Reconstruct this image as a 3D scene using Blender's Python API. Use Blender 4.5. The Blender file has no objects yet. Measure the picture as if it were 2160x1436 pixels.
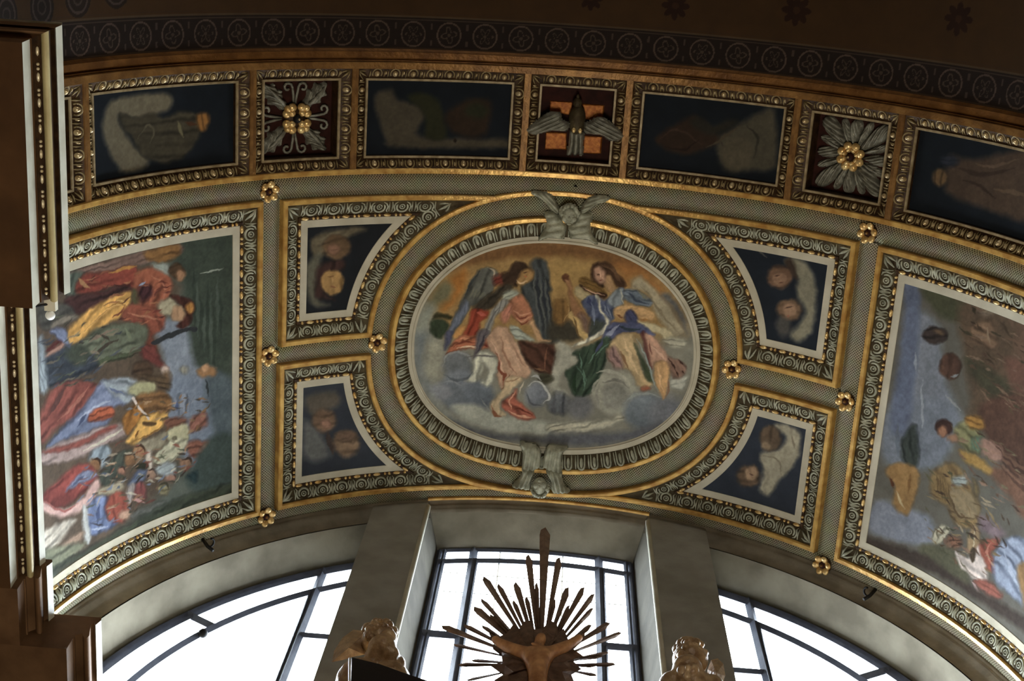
import bpy, math, random
import numpy as np
from mathutils import Matrix, Vector

random.seed(4); RNG = np.random.default_rng(7)
SC = bpy.context.scene
COL = SC.collection
# ------------------------------------------------------------------ the place
S = 4.0                      # radius of the chapel's barrel vault, metres
CAMZ = 1.6                   # eye height
ZC = CAMZ + 2.324 * S        # height of the vault's axis
FLOOR = 0.0
# camera: standing just inside the chapel arch, looking steeply up at the vault
F = 2.9887; YAW, ELEV, ROLL = -0.0867, 1.2695, 0.1556; CX = -0.0216
fw = np.array([math.sin(YAW)*math.cos(ELEV), math.cos(YAW)*math.cos(ELEV), math.sin(ELEV)])
rt = np.array([math.cos(YAW), -math.sin(YAW), 0.0]); up_ = np.cross(rt, fw)
RT = math.cos(ROLL)*rt + math.sin(ROLL)*up_
UP = -math.sin(ROLL)*rt + math.cos(ROLL)*up_
RM = np.array([RT, UP, fw])

def ray(x, y):
    return np.array([(x-1080)/(F*1000), -(y-718)/(F*1000), 1.0]) @ RM

def at(x, y, w=0.0):
    """where the sight line of a photo point meets the vault: unrolled (u, v) in radii"""
    d = ray(x, y); R = 1.0-w
    A = d[0]**2+d[2]**2; B = 2*(CX*d[0]-2.324*d[2]); C = CX**2+2.324**2-R*R
    t = (-B+math.sqrt(max(B*B-4*A*C, 0)))/2/A
    return (math.atan2(CX+t*d[0], t*d[2]-2.324), t*d[1])

def on_y(x, y, Y):
    """meets the upright plane at depth Y: (x, z) in radii, z from the vault axis"""
    d = ray(x, y); t = Y/d[1]
    return (CX+t*d[0], t*d[2]-2.324)

def proj_uv(U, V, w=0.0):
    P = np.stack([(1-w)*np.sin(U)-CX, V, 2.324+(1-w)*np.cos(U)], -1) @ RM.T
    return 1080+F*1000*P[..., 0]/P[..., 2], 718-F*1000*P[..., 1]/P[..., 2]

def bend(a):
    a = np.asarray(a, float)
    r = S*(1-a[:, 2])
    return np.stack([r*np.sin(a[:, 0]), S*a[:, 1], ZC+r*np.cos(a[:, 0])], -1)

def W3(x, y, z):              # radii -> metres
    return (S*x, S*y, ZC+S*z)

# ------------------------------------------------------------------ objects
def mesh_obj(name, V, Fs, mat, parent=None, smooth=False, uv=None, colors=None):
    V = np.asarray(V, float)
    if parent is not None:
        M = parent['_inv'] if False else parent.matrix_basis
        o = Vector(parent.location)
        R = np.array(parent.rotation_euler.to_matrix())
        V = (V-np.array(o)) @ R
    me = bpy.data.meshes.new(name)
    if isinstance(Fs, np.ndarray):
        n, k = Fs.shape
        me.vertices.add(len(V)); me.vertices.foreach_set('co', V.astype(np.float32).ravel())
        me.loops.add(n*k); me.loops.foreach_set('vertex_index', Fs.astype(np.int32).ravel())
        me.polygons.add(n)
        me.polygons.foreach_set('loop_start', np.arange(0, n*k, k, dtype=np.int32))
        me.polygons.foreach_set('loop_total', np.full(n, k, dtype=np.int32))
        me.update(calc_edges=True)
    else:
        me.from_pydata([tuple(v) for v in V], [], Fs); me.update()
    if smooth:
        me.polygons.foreach_set('use_smooth', np.ones(len(me.polygons), dtype=bool))
    if uv is not None:
        l = me.uv_layers.new(name='UVMap')
        idx = np.empty(len(me.loops), dtype=np.int32); me.loops.foreach_get('vertex_index', idx)
        l.data.foreach_set('uv', np.asarray(uv, np.float32)[idx].ravel())
    if colors is not None:
        ca = me.color_attributes.new('Paint', 'FLOAT_COLOR', 'POINT')
        c4 = np.ones((len(V), 4), np.float32); c4[:, :3] = colors
        ca.data.foreach_set('color', c4.ravel())
    if mat is not None: me.materials.append(mat)
    ob = bpy.data.objects.new(name, me); COL.objects.link(ob)
    if parent is not None: ob.parent = parent
    return ob

def tag(o, label, cat, group=None):
    o['label'] = label; o['category'] = cat
    if group: o['group'] = group
    return o

def thing(name, label, cat, loc=(0, 0, 0), group=None, rot=None):
    o = bpy.data.objects.new(name, None); COL.objects.link(o)
    o.empty_display_size = 0.1; o.location = loc
    if rot is not None: o.rotation_euler = rot
    return tag(o, label, cat, group)

def structure(o):
    o['kind'] = 'structure'; return o

def copy_tree(o, parent=None):
    c = o.copy(); COL.objects.link(c)
    if parent is not None: c.parent = parent
    for ch in list(o.children): copy_tree(ch, c)
    return c

class MB:
    """collects shapes for ONE mesh; uv=True means coordinates are unrolled vault (u, v, w)"""
    def __init__(self, uv=True): self.v = []; self.f = []; self.n = 0; self.uv = uv
    def add(self, V, Fs):
        V = np.asarray(V, float); self.v.append(V)
        for f in Fs: self.f.append(tuple(int(i)+self.n for i in f))
        self.n += len(V)
    def build(self, name, mat, parent=None, smooth=False, keepuv=False):
        V = np.concatenate(self.v); uv = V[:, :2].copy() if keepuv else None
        if self.uv: V = bend(V)
        return mesh_obj(name, V, self.f, mat, parent, smooth, uv)
    def box(self, a, b):
        (x0, y0, z0), (x1, y1, z1) = a, b
        V = [(x0,y0,z0),(x1,y0,z0),(x1,y1,z0),(x0,y1,z0),(x0,y0,z1),(x1,y0,z1),(x1,y1,z1),(x0,y1,z1)]
        self.add(V, [(3,2,1,0),(4,5,6,7),(0,1,5,4),(1,2,6,5),(2,3,7,6),(3,0,4,7)])
    def tube(self, pts, r, n=6, closed=False):
        pts = np.asarray(pts, float); m = len(pts)
        rr = np.full(m, r) if np.isscalar(r) else np.asarray(r, float)
        T = np.gradient(pts, axis=0)
        if closed: T = np.roll(pts, -1, 0)-np.roll(pts, 1, 0)
        T /= np.linalg.norm(T, axis=1)[:, None]+1e-12
        ref = np.array([0, 0, 1.0])
        if abs(T[0] @ ref) > .9: ref = np.array([1.0, 0, 0])
        V = []; 
        for i in range(m):
            a = np.cross(T[i], ref); a /= np.linalg.norm(a)+1e-12; b = np.cross(T[i], a); ref2 = b
            for k in range(n):
                t = 2*math.pi*k/n; V.append(pts[i]+rr[i]*(math.cos(t)*a+math.sin(t)*b))
        Fs = []
        for i in range(m if closed else m-1):
            j = (i+1) % m
            for k in range(n): Fs.append((i*n+k, i*n+(k+1) % n, j*n+(k+1) % n, j*n+k))
        if not closed: Fs += [tuple(range(n))[::-1], tuple((m-1)*n+k for k in range(n))]
        self.add(V, Fs)
    def ball(self, c, r, nu=10, nv=6):
        r = (r, r, r) if np.isscalar(r) else r
        V = [(c[0], c[1], c[2]+r[2])]; Fs = []
        for i in range(1, nv):
            a = math.pi*i/nv
            for k in range(nu):
                b = 2*math.pi*k/nu
                V.append((c[0]+r[0]*math.sin(a)*math.cos(b), c[1]+r[1]*math.sin(a)*math.sin(b), c[2]+r[2]*math.cos(a)))
        V.append((c[0], c[1], c[2]-r[2])); L = len(V)-1
        for k in range(nu): Fs.append((0, 1+k, 1+(k+1) % nu))
        for i in range(nv-2):
            for k in range(nu): Fs.append((1+i*nu+k, 1+(i+1)*nu+k, 1+(i+1)*nu+(k+1) % nu, 1+i*nu+(k+1) % nu))
        for k in range(nu): Fs.append((1+(nv-2)*nu+k, L, 1+(nv-2)*nu+(k+1) % nu))
        self.add(V, Fs)
    def strip(self, loopA, wA, loopB, wB, closed=True):
        A = np.c_[loopA, np.full(len(loopA), wA)]; B = np.c_[loopB, np.full(len(loopB), wB)]
        n = len(A); Fs = [(i, (i+1) % n, n+(i+1) % n, n+i) for i in range(n if closed else n-1)]
        self.add(np.r_[A, B], Fs)
    def extrude(self, prof, path):
        """profile points (list of 3D rows per station)"""
        n = len(prof[0]); V = np.concatenate([np.asarray(p, float) for p in prof]); Fs = []
        for i in range(len(prof)-1):
            for k in range(n-1): Fs.append((i*n+k, i*n+k+1, (i+1)*n+k+1, (i+1)*n+k))
        self.add(V, Fs)

# ------------------------------------------------------------------ materials
def lin(c):
    c = np.asarray(c, float)/255.0
    return np.where(c <= .04045, c/12.92, ((c+.055)/1.055)**2.4)

def L4(c): return tuple(lin(c))+(1.0,)

def nodes_of(name):
    m = bpy.data.materials.new(name); m.use_nodes = True
    nt = m.node_tree; b = nt.nodes['Principled BSDF']
    return m, nt, b

def mat(name, c, rough=.8, metal=0.0, c2=None, scale=6.0, bump=0.0, bscale=40.0, spec=.3):
    m, nt, b = nodes_of(name); N = nt.nodes; K = nt.links
    b.inputs['Roughness'].default_value = rough; b.inputs['Metallic'].default_value = metal
    b.inputs['Specular IOR Level'].default_value = spec
    tc = N.new('ShaderNodeTexCoord'); n = N.new('ShaderNodeTexNoise')
    n.inputs['Scale'].default_value = scale; n.inputs['Detail'].default_value = 6
    K.new(tc.outputs['Object'], n.inputs['Vector'])
    cr = N.new('ShaderNodeValToRGB')
    cr.color_ramp.elements[0].position = .36; cr.color_ramp.elements[1].position = .66
    cr.color_ramp.elements[0].color = L4(c2 if c2 is not None else [x*.82 for x in c])
    cr.color_ramp.elements[1].color = L4(c)
    K.new(n.outputs['Fac'], cr.inputs['Fac']); K.new(cr.outputs['Color'], b.inputs['Base Color'])
    if bump:
        n2 = N.new('ShaderNodeTexNoise'); n2.inputs['Scale'].default_value = bscale; n2.inputs['Detail'].default_value = 4
        K.new(tc.outputs['Object'], n2.inputs['Vector'])
        bp = N.new('ShaderNodeBump'); bp.inputs['Strength'].default_value = bump; bp.inputs['Distance'].default_value = .02
        K.new(n2.outputs['Fac'], bp.inputs['Height']); K.new(bp.outputs['Normal'], b.inputs['Normal'])
    return m

M = {}
M['gold'] = mat('gilding', (222, 182, 104), .34, .38, (178, 132, 66), 9, .25, 30, .5)
M['gold_bright'] = mat('burnished_gilding', (236, 206, 144), .27, .5, (204, 162, 96), 14, .15, 60, .6)
M['gold_dull'] = mat('dimmed_gilding', (148, 108, 58), .45, .4, (108, 74, 36), 7, .3, 30, .4)  # gilding toned down for the weaker light on the front arch
M['shaded_gilt'] = mat('shaded_gilding', (132, 90, 44), .5, .4, (100, 64, 28), 7, .3, 30, .4)  # gold darkened to brown for the shade at the arch edge
M['pale_fillet'] = mat('pale_gilt_fillet', (168, 150, 116), .5, .15, (130, 112, 80), 16, .2, 40, .4)
M['egg'] = mat('pale_gilt_egg', (214, 194, 152), .16, .45, (176, 150, 104), 14, .05, 40, .7)
M['cups'] = mat('olive_gilt_carving', (150, 132, 92), .45, .3, (106, 88, 52), 14, .3, 50, .5)
M['pearl'] = mat('pearl_beading', (240, 226, 192), .22, .2, (212, 190, 146), 14, .05, 40, .7)
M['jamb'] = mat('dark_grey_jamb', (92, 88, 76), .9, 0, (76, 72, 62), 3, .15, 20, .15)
M['cornice_shaded'] = mat('shaded_cornice_brown', (112, 82, 54), .7, 0, (88, 62, 38), 4, .1, 20, .2)  # brown tone carries the shade on return, end caps and corner blocks
M['moulding'] = mat('brown_grey_plaster', (150, 142, 126), .9, 0, (122, 114, 98), 4, .2, 20, .15)
M['stucco'] = mat('grey_green_stucco', (188, 188, 166), .6, 0, (138, 138, 118), 12, .35, 50, .4)
M['stucco_shaded'] = mat('shaded_stucco', (84, 74, 50), .7, .15, (58, 46, 26), 10, .3, 40, .3)  # brown of the gilded ground, darkened for shade between the carving
M['umber'] = mat('umber_gilt_ground_and_shade', (74, 50, 24), .55, .35, (46, 28, 12), 14, .3, 40, .4)
M['border'] = mat('grey_painted_border', (204, 197, 176), .75, 0, (186, 179, 158), 5, .1, 30, .2)
M['maroon'] = mat('maroon_ground', (58, 26, 18), .8, 0, (40, 18, 12), 10, .2, 30, .2)
M['orange'] = mat('orange_gold_plaque', (190, 120, 52), .5, .35, (150, 82, 30), 30, .3, 60, .4)
M['silver'] = mat('silvered_stucco', (150, 148, 132), .45, .2, (104, 100, 86), 14, .3, 60, .5)
M['plaster'] = mat('grey_plaster', (150, 144, 126), .85, 0, (122, 116, 100), 3, .15, 20, .2)
M['pier'] = mat('grey_plaster_dull', (166, 166, 158), .9, 0, (146, 145, 136), 3, .15, 20, .15)
M['brown_soffit'] = mat('brown_painted_soffit', (84, 58, 34), .85, 0, (68, 46, 26), 3, .1, 20, .15)
M['cornice'] = mat('silver_grey_cornice', (206, 204, 186), .5, 0, (182, 178, 158), 4, .1, 30, .4)
M['cove'] = mat('ochre_cornice_cove', (186, 170, 122), .5, .1, (160, 142, 96), 4, .1, 30, .4)
M['steel'] = mat('blue_grey_steel', (92, 96, 108), .5, .1, (76, 80, 92), 8, .1, 30, .4)
M['iron'] = mat('black_iron', (34, 32, 30), .6, .4, (22, 20, 20), 8, .2, 30, .3)
M['figure'] = mat('bronzed_gilt_figure', (226, 172, 120), .5, .1, (180, 126, 82), 14, .2, 40, .4)
M['ray'] = mat('dark_gilt_rays', (150, 124, 104), .5, .2, (116, 92, 74), 14, .2, 40, .4)
M['disc'] = mat('brown_cloud_disc', (140, 112, 92), .6, .1, (110, 86, 70), 14, .4, 30, .3)
M['putto'] = mat('gilded_wood', (214, 184, 142), .3, .1, (164, 132, 96), 14, .4, 40, .6)
M['black'] = mat('black_panel', (26, 26, 32), .35, 0, (20, 20, 26), 4, .05, 20, .5)
M['white'] = mat('white_enamel', (240, 240, 236), .3, 0, (226, 226, 222), 8, 0, 20, .5)
M['marble'] = mat('brown_marble', (96, 70, 50), .4, 0, (62, 44, 32), 2, .05, 20, .4)
M['wall'] = mat('ochre_wall_plaster', (120, 96, 66), .9, 0, (104, 82, 56), 2, .1, 15, .15)
M['floor'] = mat('stone_floor', (150, 136, 116), .6, 0, (110, 98, 82), 1.5, .05, 10, .3)

def lattice_mat():
    m, nt, b = nodes_of('lattice_stucco'); N = nt.nodes; K = nt.links
    b.inputs['Roughness'].default_value = .7; b.inputs['Specular IOR Level'].default_value = .3
    uv = N.new('ShaderNodeUVMap'); uv.uv_map = 'UVMap'
    sx = N.new('ShaderNodeSeparateXYZ'); K.new(uv.outputs['UV'], sx.inputs['Vector'])
    def math_(op, a, b_=None, v=None):
        n = N.new('ShaderNodeMath'); n.operation = op
        K.new(a, n.inputs[0])
        if b_ is not None: K.new(b_, n.inputs[1])
        if v is not None: n.inputs[1].default_value = v
        return n.outputs[0]
    p = 2*math.pi/.0135
    a = math_('SINE', math_('MULTIPLY', math_('ADD', sx.outputs['X'], sx.outputs['Y']), v=p))
    c = math_('SINE', math_('MULTIPLY', math_('SUBTRACT', sx.outputs['X'], sx.outputs['Y']), v=p))
    mx = math_('MAXIMUM', math_('ABSOLUTE', a), math_('ABSOLUTE', c))
    no = N.new('ShaderNodeTexNoise'); no.inputs['Scale'].default_value = 30; K.new(uv.outputs['UV'], no.inputs['Vector'])
    cr = N.new('ShaderNodeValToRGB'); K.new(mx, cr.inputs['Fac'])
    cr.color_ramp.elements[0].position = .62; cr.color_ramp.elements[0].color = L4((78, 68, 44))
    cr.color_ramp.elements[1].position = .97; cr.color_ramp.elements[1].color = L4((172, 168, 142))
    mixc = N.new('ShaderNodeMixRGB'); mixc.blend_type = 'MULTIPLY'; mixc.inputs['Fac'].default_value = .35
    K.new(cr.outputs['Color'], mixc.inputs['Color1']); K.new(no.outputs['Color'], mixc.inputs['Color2'])
    K.new(mixc.outputs['Color'], b.inputs['Base Color'])
    bp = N.new('ShaderNodeBump'); bp.inputs['Strength'].default_value = .6; bp.inputs['Distance'].default_value = .012
    K.new(mx, bp.inputs['Height']); K.new(bp.outputs['Normal'], b.inputs['Normal'])
    return m
M['lattice'] = lattice_mat()

def paint_mat(name, gloss=.85):
    m, nt, b = nodes_of(name); N = nt.nodes; K = nt.links
    b.inputs['Roughness'].default_value = gloss; b.inputs['Specular IOR Level'].default_value = .15
    ca = N.new('ShaderNodeVertexColor'); ca.layer_name = 'Paint'
    tc = N.new('ShaderNodeTexCoord'); no = N.new('ShaderNodeTexNoise')
    no.inputs['Scale'].default_value = 5; no.inputs['Detail'].default_value = 9
    K.new(tc.outputs['Object'], no.inputs['Vector'])
    cr = N.new('ShaderNodeValToRGB'); cr.color_ramp.elements[0].color = (.72, .72, .72, 1); cr.color_ramp.elements[1].color = (1.22, 1.22, 1.2, 1)
    cr.color_ramp.elements[0].position = .3; cr.color_ramp.elements[1].position = .7
    K.new(no.outputs['Fac'], cr.inputs['Fac'])
    mx = N.new('ShaderNodeMixRGB'); mx.blend_type = 'MULTIPLY'; mx.inputs['Fac'].default_value = .35
    K.new(ca.outputs['Color'], mx.inputs['Color1']); K.new(cr.outputs['Color'], mx.inputs['Color2'])
    K.new(mx.outputs['Color'], b.inputs['Base Color'])
    return m
M['fresco'] = paint_mat('fresco_paint')

def glass_mat():
    m = bpy.data.materials.new('window_glass'); m.use_nodes = True; nt = m.node_tree; N = nt.nodes; K = nt.links
    N.clear(); o = N.new('ShaderNodeOutputMaterial'); t = N.new('ShaderNodeBsdfTransparent'); t.inputs['Color'].default_value = (.93, .96, .98, 1)
    g = N.new('ShaderNodeBsdfGlossy'); g.inputs['Roughness'].default_value = .05
    mx = N.new('ShaderNodeMixShader'); mx.inputs['Fac'].default_value = .05
    K.new(t.outputs[0], mx.inputs[1]); K.new(g.outputs[0], mx.inputs[2]); K.new(mx.outputs[0], o.inputs['Surface'])
    return m
M['glass'] = glass_mat()

# ------------------------------------------------------------------ fresco painting
GAIN = 1.75
FOLD = .19
def smooth_poly(P, n=6):
    P = np.asarray(P, float); m = len(P); out = []
    for i in range(m):
        p0, p1, p2, p3 = P[i-1], P[i], P[(i+1) % m], P[(i+2) % m]
        for t in np.linspace(0, 1, n, endpoint=False):
            out.append(.5*((2*p1)+(-p0+p2)*t+(2*p0-5*p1+4*p2-p3)*t*t+(-p0+3*p1-3*p2+p3)*t**3))
    return np.array(out)

def vnoise(x, y, seed):
    r = np.random.default_rng(seed); T = r.random((64, 64))
    xi = np.floor(x).astype(int); yi = np.floor(y).astype(int); fx = x-xi; fy = y-yi
    fx = fx*fx*(3-2*fx); fy = fy*fy*(3-2*fy)
    g = lambda a, b: T[a % 64, b % 64]
    return (g(xi, yi)*(1-fx)+g(xi+1, yi)*fx)*(1-fy)+(g(xi, yi+1)*(1-fx)+g(xi+1, yi+1)*fx)*fy

def fbm(x, y, seed, o=4):
    s = 0; a = .5
    for k in range(o):
        s = s+a*vnoise(x*2**k, y*2**k, seed+k); a *= .5
    return s

class Painting:
    """pigment laid on a fine grid of the vault surface; shapes traced from the photograph"""
    def __init__(self, u0, u1, v0, v1, step, base, w, seed=1):
        nu = int(abs(u1-u0)/step)+2; nv = int(abs(v1-v0)/step)+2
        self.u = np.linspace(u0, u1, nu); self.v = np.linspace(v0, v1, nv)
        U, V = np.meshgrid(self.u, self.v, indexing='ij'); self.U, self.V = U, V
        X, Y = proj_uv(U, V, w)
        self.w = w; self.seed = seed
        self.X0, self.Y0 = X, Y
        self.X = X+(fbm(U*60, V*60, seed)-.47)*9; self.Y = Y+(fbm(U*60+9, V*60+4, seed+9)-.47)*9
        self.c = np.empty(U.shape+(3,)); self.c[:] = base
    def _mix(self, m, col, sl):
        n = fbm(self.U[sl]*150, self.V[sl]*150, self.seed+int(sum(col))% 50)-.47
        cc = np.asarray(col, float)*(1+n[..., None]*.22)
        self.c[sl] = self.c[sl]*(1-m[..., None])+cc*m[..., None]
    def _sl(self, P, pad):
        x0, y0 = P.min(0)-pad; x1, y1 = P.max(0)+pad
        ok = (self.X > x0) & (self.X < x1) & (self.Y > y0) & (self.Y < y1)
        if not ok.any(): return None
        i = np.where(ok.any(1))[0]; j = np.where(ok.any(0))[0]
        return (slice(i[0], i[-1]+1), slice(j[0], j[-1]+1))
    def _edge(self, P, sl, closed):
        x, y = self.X[sl], self.Y[sl]; d2 = np.full(x.shape, 1e12); ins = np.zeros(x.shape, bool); par = np.zeros(x.shape)
        n = len(P)
        for i in range(n if closed else n-1):
            a, b = P[i], P[(i+1) % n]; ab = b-a; L = ab @ ab+1e-9
            t = np.clip(((x-a[0])*ab[0]+(y-a[1])*ab[1])/L, 0, 1)
            dd = (x-a[0]-t*ab[0])**2+(y-a[1]-t*ab[1])**2
            k = dd < d2; d2 = np.where(k, dd, d2); par = np.where(k, (i+t)/max(n-1, 1), par)
            if closed:
                cr = (a[1] > y) != (b[1] > y)
                xi = a[0]+(y-a[1])/(b[1]-a[1]+1e-12)*ab[0]
                ins ^= cr & (x < xi)
        return np.sqrt(d2), ins, par
    def poly(self, pts, col, soft=3.0, op=1.0, smooth=True, light=None, fold=None):
        P = smooth_poly(pts, 4) if smooth else np.asarray(pts, float)
        sl = self._sl(P, soft*2)
        if sl is None: return
        d, ins, _ = self._edge(P, sl, True)
        sd = np.where(ins, d, -d); m = np.clip(sd/(2*soft)+.5, 0, 1)*op
        self._mix(m, col, sl)
        if soft <= 5.5 and op > .9:               # drapery folds along the form and a drawn contour
            Q = P-P.mean(0); ev, vec = np.linalg.eigh(Q.T @ Q); ax = vec[:, 1]; ay = vec[:, 0]
            ext = np.ptp(Q @ ay); self.k = getattr(self, 'k', 0)+1
            x, y = self.X[sl]-P.mean(0)[0], self.Y[sl]-P.mean(0)[1]
            a = x*ax[0]+y*ax[1]; b = x*ay[0]+y*ay[1]
            pit = fold or max(9.0, min(ext/2.2, 24.0)); n = fbm(self.X0[sl]/70+self.k*3.1, self.Y0[sl]/70, 91, 3)-.44
            msk = np.clip(fbm(self.X0[sl]/34+self.k*1.7, self.Y0[sl]/34, 57, 3)*2.6-.55, 0, 1)
            ph = (b*(1+.25*a/max(np.ptp(Q @ ax), 1))+.12*a+26*n)/pit+self.k*.37
            tri = np.sin(2*math.pi*ph)+.45*np.sin(4*math.pi*ph+1.3)
            skin = col[0] > 128 and 30 < col[0]-col[2] < 95 and col[1] > .68*col[0]
            amp = FOLD*min(1.0, max(.2, (ext-8)/22))*(.3 if skin else 1.0)
            rim = np.exp(-np.clip(sd, 0, None)/1.8)*(sd > -soft)
            kk = (1+amp*msk*tri-.20*rim)*m+(1-m)
            self.c[sl] = np.clip(self.c[sl]*kk[..., None], 0, 255)
        if light is not None:                     # modelled like a painter: one flank of the form in a lighter tint
            cx, cy = P.mean(0); ext = np.ptp(P, 0).max()/2+1e-6
            s = ((self.X[sl]-cx)*light[0]+(self.Y[sl]-cy)*light[1])/ext
            k = np.clip(s, -1, 1)*light[2]*m
            self.c[sl] = np.clip(self.c[sl]*(1+k[..., None]), 0, 255)
    def line(self, pts, col, wd=4.0, op=1.0, taper=True):
        P = np.asarray(pts, float)
        if len(P) > 2:
            Q = np.r_[[2*P[0]-P[1]], P, [2*P[-1]-P[-2]]]; out = []
            for i in range(1, len(Q)-2):
                p0, p1, p2, p3 = Q[i-1:i+3]
                for t in np.linspace(0, 1, 5, endpoint=False):
                    out.append(.5*((2*p1)+(-p0+p2)*t+(2*p0-5*p1+4*p2-p3)*t*t+(-p0+3*p1-3*p2+p3)*t**3))
            P = np.array(out+[Q[-2]])
        sl = self._sl(P, wd*2)
        if sl is None: return
        d, _, par = self._edge(P, sl, False)
        h = wd/2*(np.clip(4*par*(1-par), .25, 1) if taper else 1)
        self._mix(np.clip((h-d)/1.6+.5, 0, 1)*op, col, sl)
    def blob(self, c, r, col, soft=4.0, op=1.0, light=None):
        r = (r, r) if np.isscalar(r) else r
        t = np.linspace(0, 2*math.pi, 14, endpoint=False)
        self.poly(np.c_[c[0]+r[0]*np.cos(t), c[1]+r[1]*np.sin(t)], col, soft, op, False, light)
    def build(self, name, parent, inside=None, gain=None, material=None, grain=1.0, contrast=1.0):
        g = fbm(self.U*40, self.V*40, self.seed+31)-.47; h = fbm(self.U*320, self.V*320, self.seed+77)-.47
        c = np.clip(self.c*(1+grain*(.2*g[..., None]+.1*h[..., None])), 0, 255)
        c = c.mean(-1, keepdims=True)*.13+c*.87
        bl = np.clip((c[..., 2]-c[..., 0])/40, 0, 1)[..., None]*.38; c = c*(1-bl)+c.mean(-1, keepdims=True)*bl
        mu = c.reshape(-1, 3).mean(0); c = np.clip(mu+(c-mu)*contrast, 0, 255)
        c = np.clip(lin(c)*(GAIN if gain is None else gain), 0, .92)
        nu, nv = self.U.shape
        I = np.arange(nu*nv).reshape(nu, nv)
        Fq = np.stack([I[:-1, :-1], I[1:, :-1], I[1:, 1:], I[:-1, 1:]], -1).reshape(-1, 4)
        uvw = np.stack([self.U.ravel(), self.V.ravel(), np.full(nu*nv, self.w)], -1); cc = c.reshape(-1, 3)
        if inside is not None:
            ok = inside(self.U.ravel(), self.V.ravel())
            Fq = Fq[ok[Fq].any(1)]
            used = np.unique(Fq); mp = np.full(nu*nv, -1); mp[used] = np.arange(len(used))
            Fq = mp[Fq]; uvw = uvw[used]; cc = cc[used]
        return mesh_obj(name, bend(uvw), Fq[:, ::-1].copy(), material or M['fresco'], parent, True, None, cc)

def dabs(p, A, region, n, palette, seed, size=(8, 26), ang=(0, math.pi)):
    """small brush marks of a crowd, thrown inside a region of the painting"""
    r = np.random.default_rng(seed); R = np.asarray(region, float); x0, y0 = R.min(0); x1, y1 = R.max(0); k = 0
    f = in_loop(R)
    while k < n:
        x, y = r.uniform(x0, x1), r.uniform(y0, y1)
        if not f(np.array([x]), np.array([y]))[0]: continue
        k += 1; L = r.uniform(*size); a = r.uniform(*ang); c = np.array(palette[r.integers(len(palette))])*r.uniform(.8, 1.15); b = r.uniform(-.5, .5)
        q = [(x-L*math.cos(a), y-L*math.sin(a)), (x+b*L*.4, y+b*L*.4), (x+L*math.cos(a), y+L*math.sin(a))]
        p.line(A(q), c, r.uniform(2.0, 5.5), .8)

def in_loop(P):
    P = np.asarray(P)
    def f(U, V):
        ins = np.zeros(U.shape, bool); n = len(P)
        for i in range(n):
            a, b = P[i], P[(i+1) % n]
            cr = (a[1] > V) != (b[1] > V)
            xi = a[0]+(V-a[1])/(b[1]-a[1]+1e-12)*(b[0]-a[0]); ins ^= cr & (U < xi)
        return ins
    return f

def crop(ox, oy, s):
    return lambda pts: [(ox+x/s, oy+y/s) for x, y in pts]
# ------------------------------------------------------------------ frame outlines on the unrolled vault
def seg(a, b, n):
    t = np.linspace(0, 1, n); return np.c_[a[0]+(b[0]-a[0])*t, a[1]+(b[1]-a[1])*t]

def rect_sides(u0, u1, v0, v1, n=26, m=10):
    def f(d):
        a, b, c, e = (u0+d, v0+d), (u1-d, v0+d), (u1-d, v1-d), (u0+d, v1-d)
        return [seg(a, b, n), seg(b, c, m), seg(c, e, n), seg(e, a, m)]
    return f

def sup(a, b, n, t):
    c, s = math.cos(t), math.sin(t)
    return a*math.copysign(abs(c)**(2/n), c), b*math.copysign(abs(s)**(2/n), s)

OC = (-.008, 1.0385); EA, EB, EN = .4568, .3779, 2.2        # the oval's outer ring

def ell_u(v, d):     # |u offset| of the ring grown by d at height v
    q = 1-(abs(v-OC[1])/(EB+d))**EN
    return (EA+d)*max(q, 0)**(1/EN)

def ell_v(u, d):
    q = 1-(abs(u-OC[0])/(EA+d))**EN
    return (EB+d)*max(q, 0)**(1/EN)

def spandrel_sides(sx, sy, u_out, v_out, v_in):
    """sx -1/+1 left/right, sy -1 front / +1 rear; v_out edge by the cross rib, v_in by the short rib"""
    def f(d):
        vo = v_out-sy*d; vi = v_in+sy*d; uo = u_out-sx*d
        dv_o = min(abs(vo-OC[1]), (EB+d)*.9995)
        u_tip = OC[0]+sx*(EA+d)*(1-(dv_o/(EB+d))**EN)**(1/EN)
        if sx*u_tip > sx*uo: u_tip = uo
        u_in = OC[0]+sx*ell_u(vi, d)
        # arc from tip to inner corner, sampled evenly in a blended parameter
        n = 34; t = np.linspace(0, 1, n); arc = []
        ang0 = math.atan2(dv_o/(EB+d), abs(u_tip-OC[0])/(EA+d)); ang1 = math.atan2(abs(vi-OC[1])/(EB+d), abs(u_in-OC[0])/(EA+d))
        for k in t:
            g = ang0+(ang1-ang0)*k; c, s = math.cos(g), math.sin(g)
            r = (c**EN+s**EN)**(-1/EN)
            arc.append((OC[0]+sx*(EA+d)*r*c, OC[1]+sy*(EB+d)*r*s))
        arc[0] = (u_tip, vo); arc[-1] = (u_in, vi)
        return [seg((uo, vo), (u_tip, vo), 16), np.array(arc), seg((u_in, vi), (uo, vi), 10), seg((uo, vi), (uo, vo), 10)]
    return f

def oval_sides(a0, b0, n_, N=128):
    def f(d):     # d grows INWARD
        t = np.linspace(0, 2*math.pi, N, endpoint=False); P = []
        for k in t:
            c, s = math.cos(k), math.sin(k); r = (abs(c)**n_+abs(s)**n_)**(-1/n_)
            P.append((OC[0]+(a0-d)*r*c, OC[1]+(b0-d)*r*s))
        return [np.array(P)]
    return f

def loop_of(sides):
    if len(sides) == 1: return sides[0]
    return np.concatenate([s[:-1] for s in sides])

def area(P):
    x, y = P[:, 0], P[:, 1]; return .5*np.sum(x*np.roll(y, -1)-np.roll(x, -1)*y)

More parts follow.
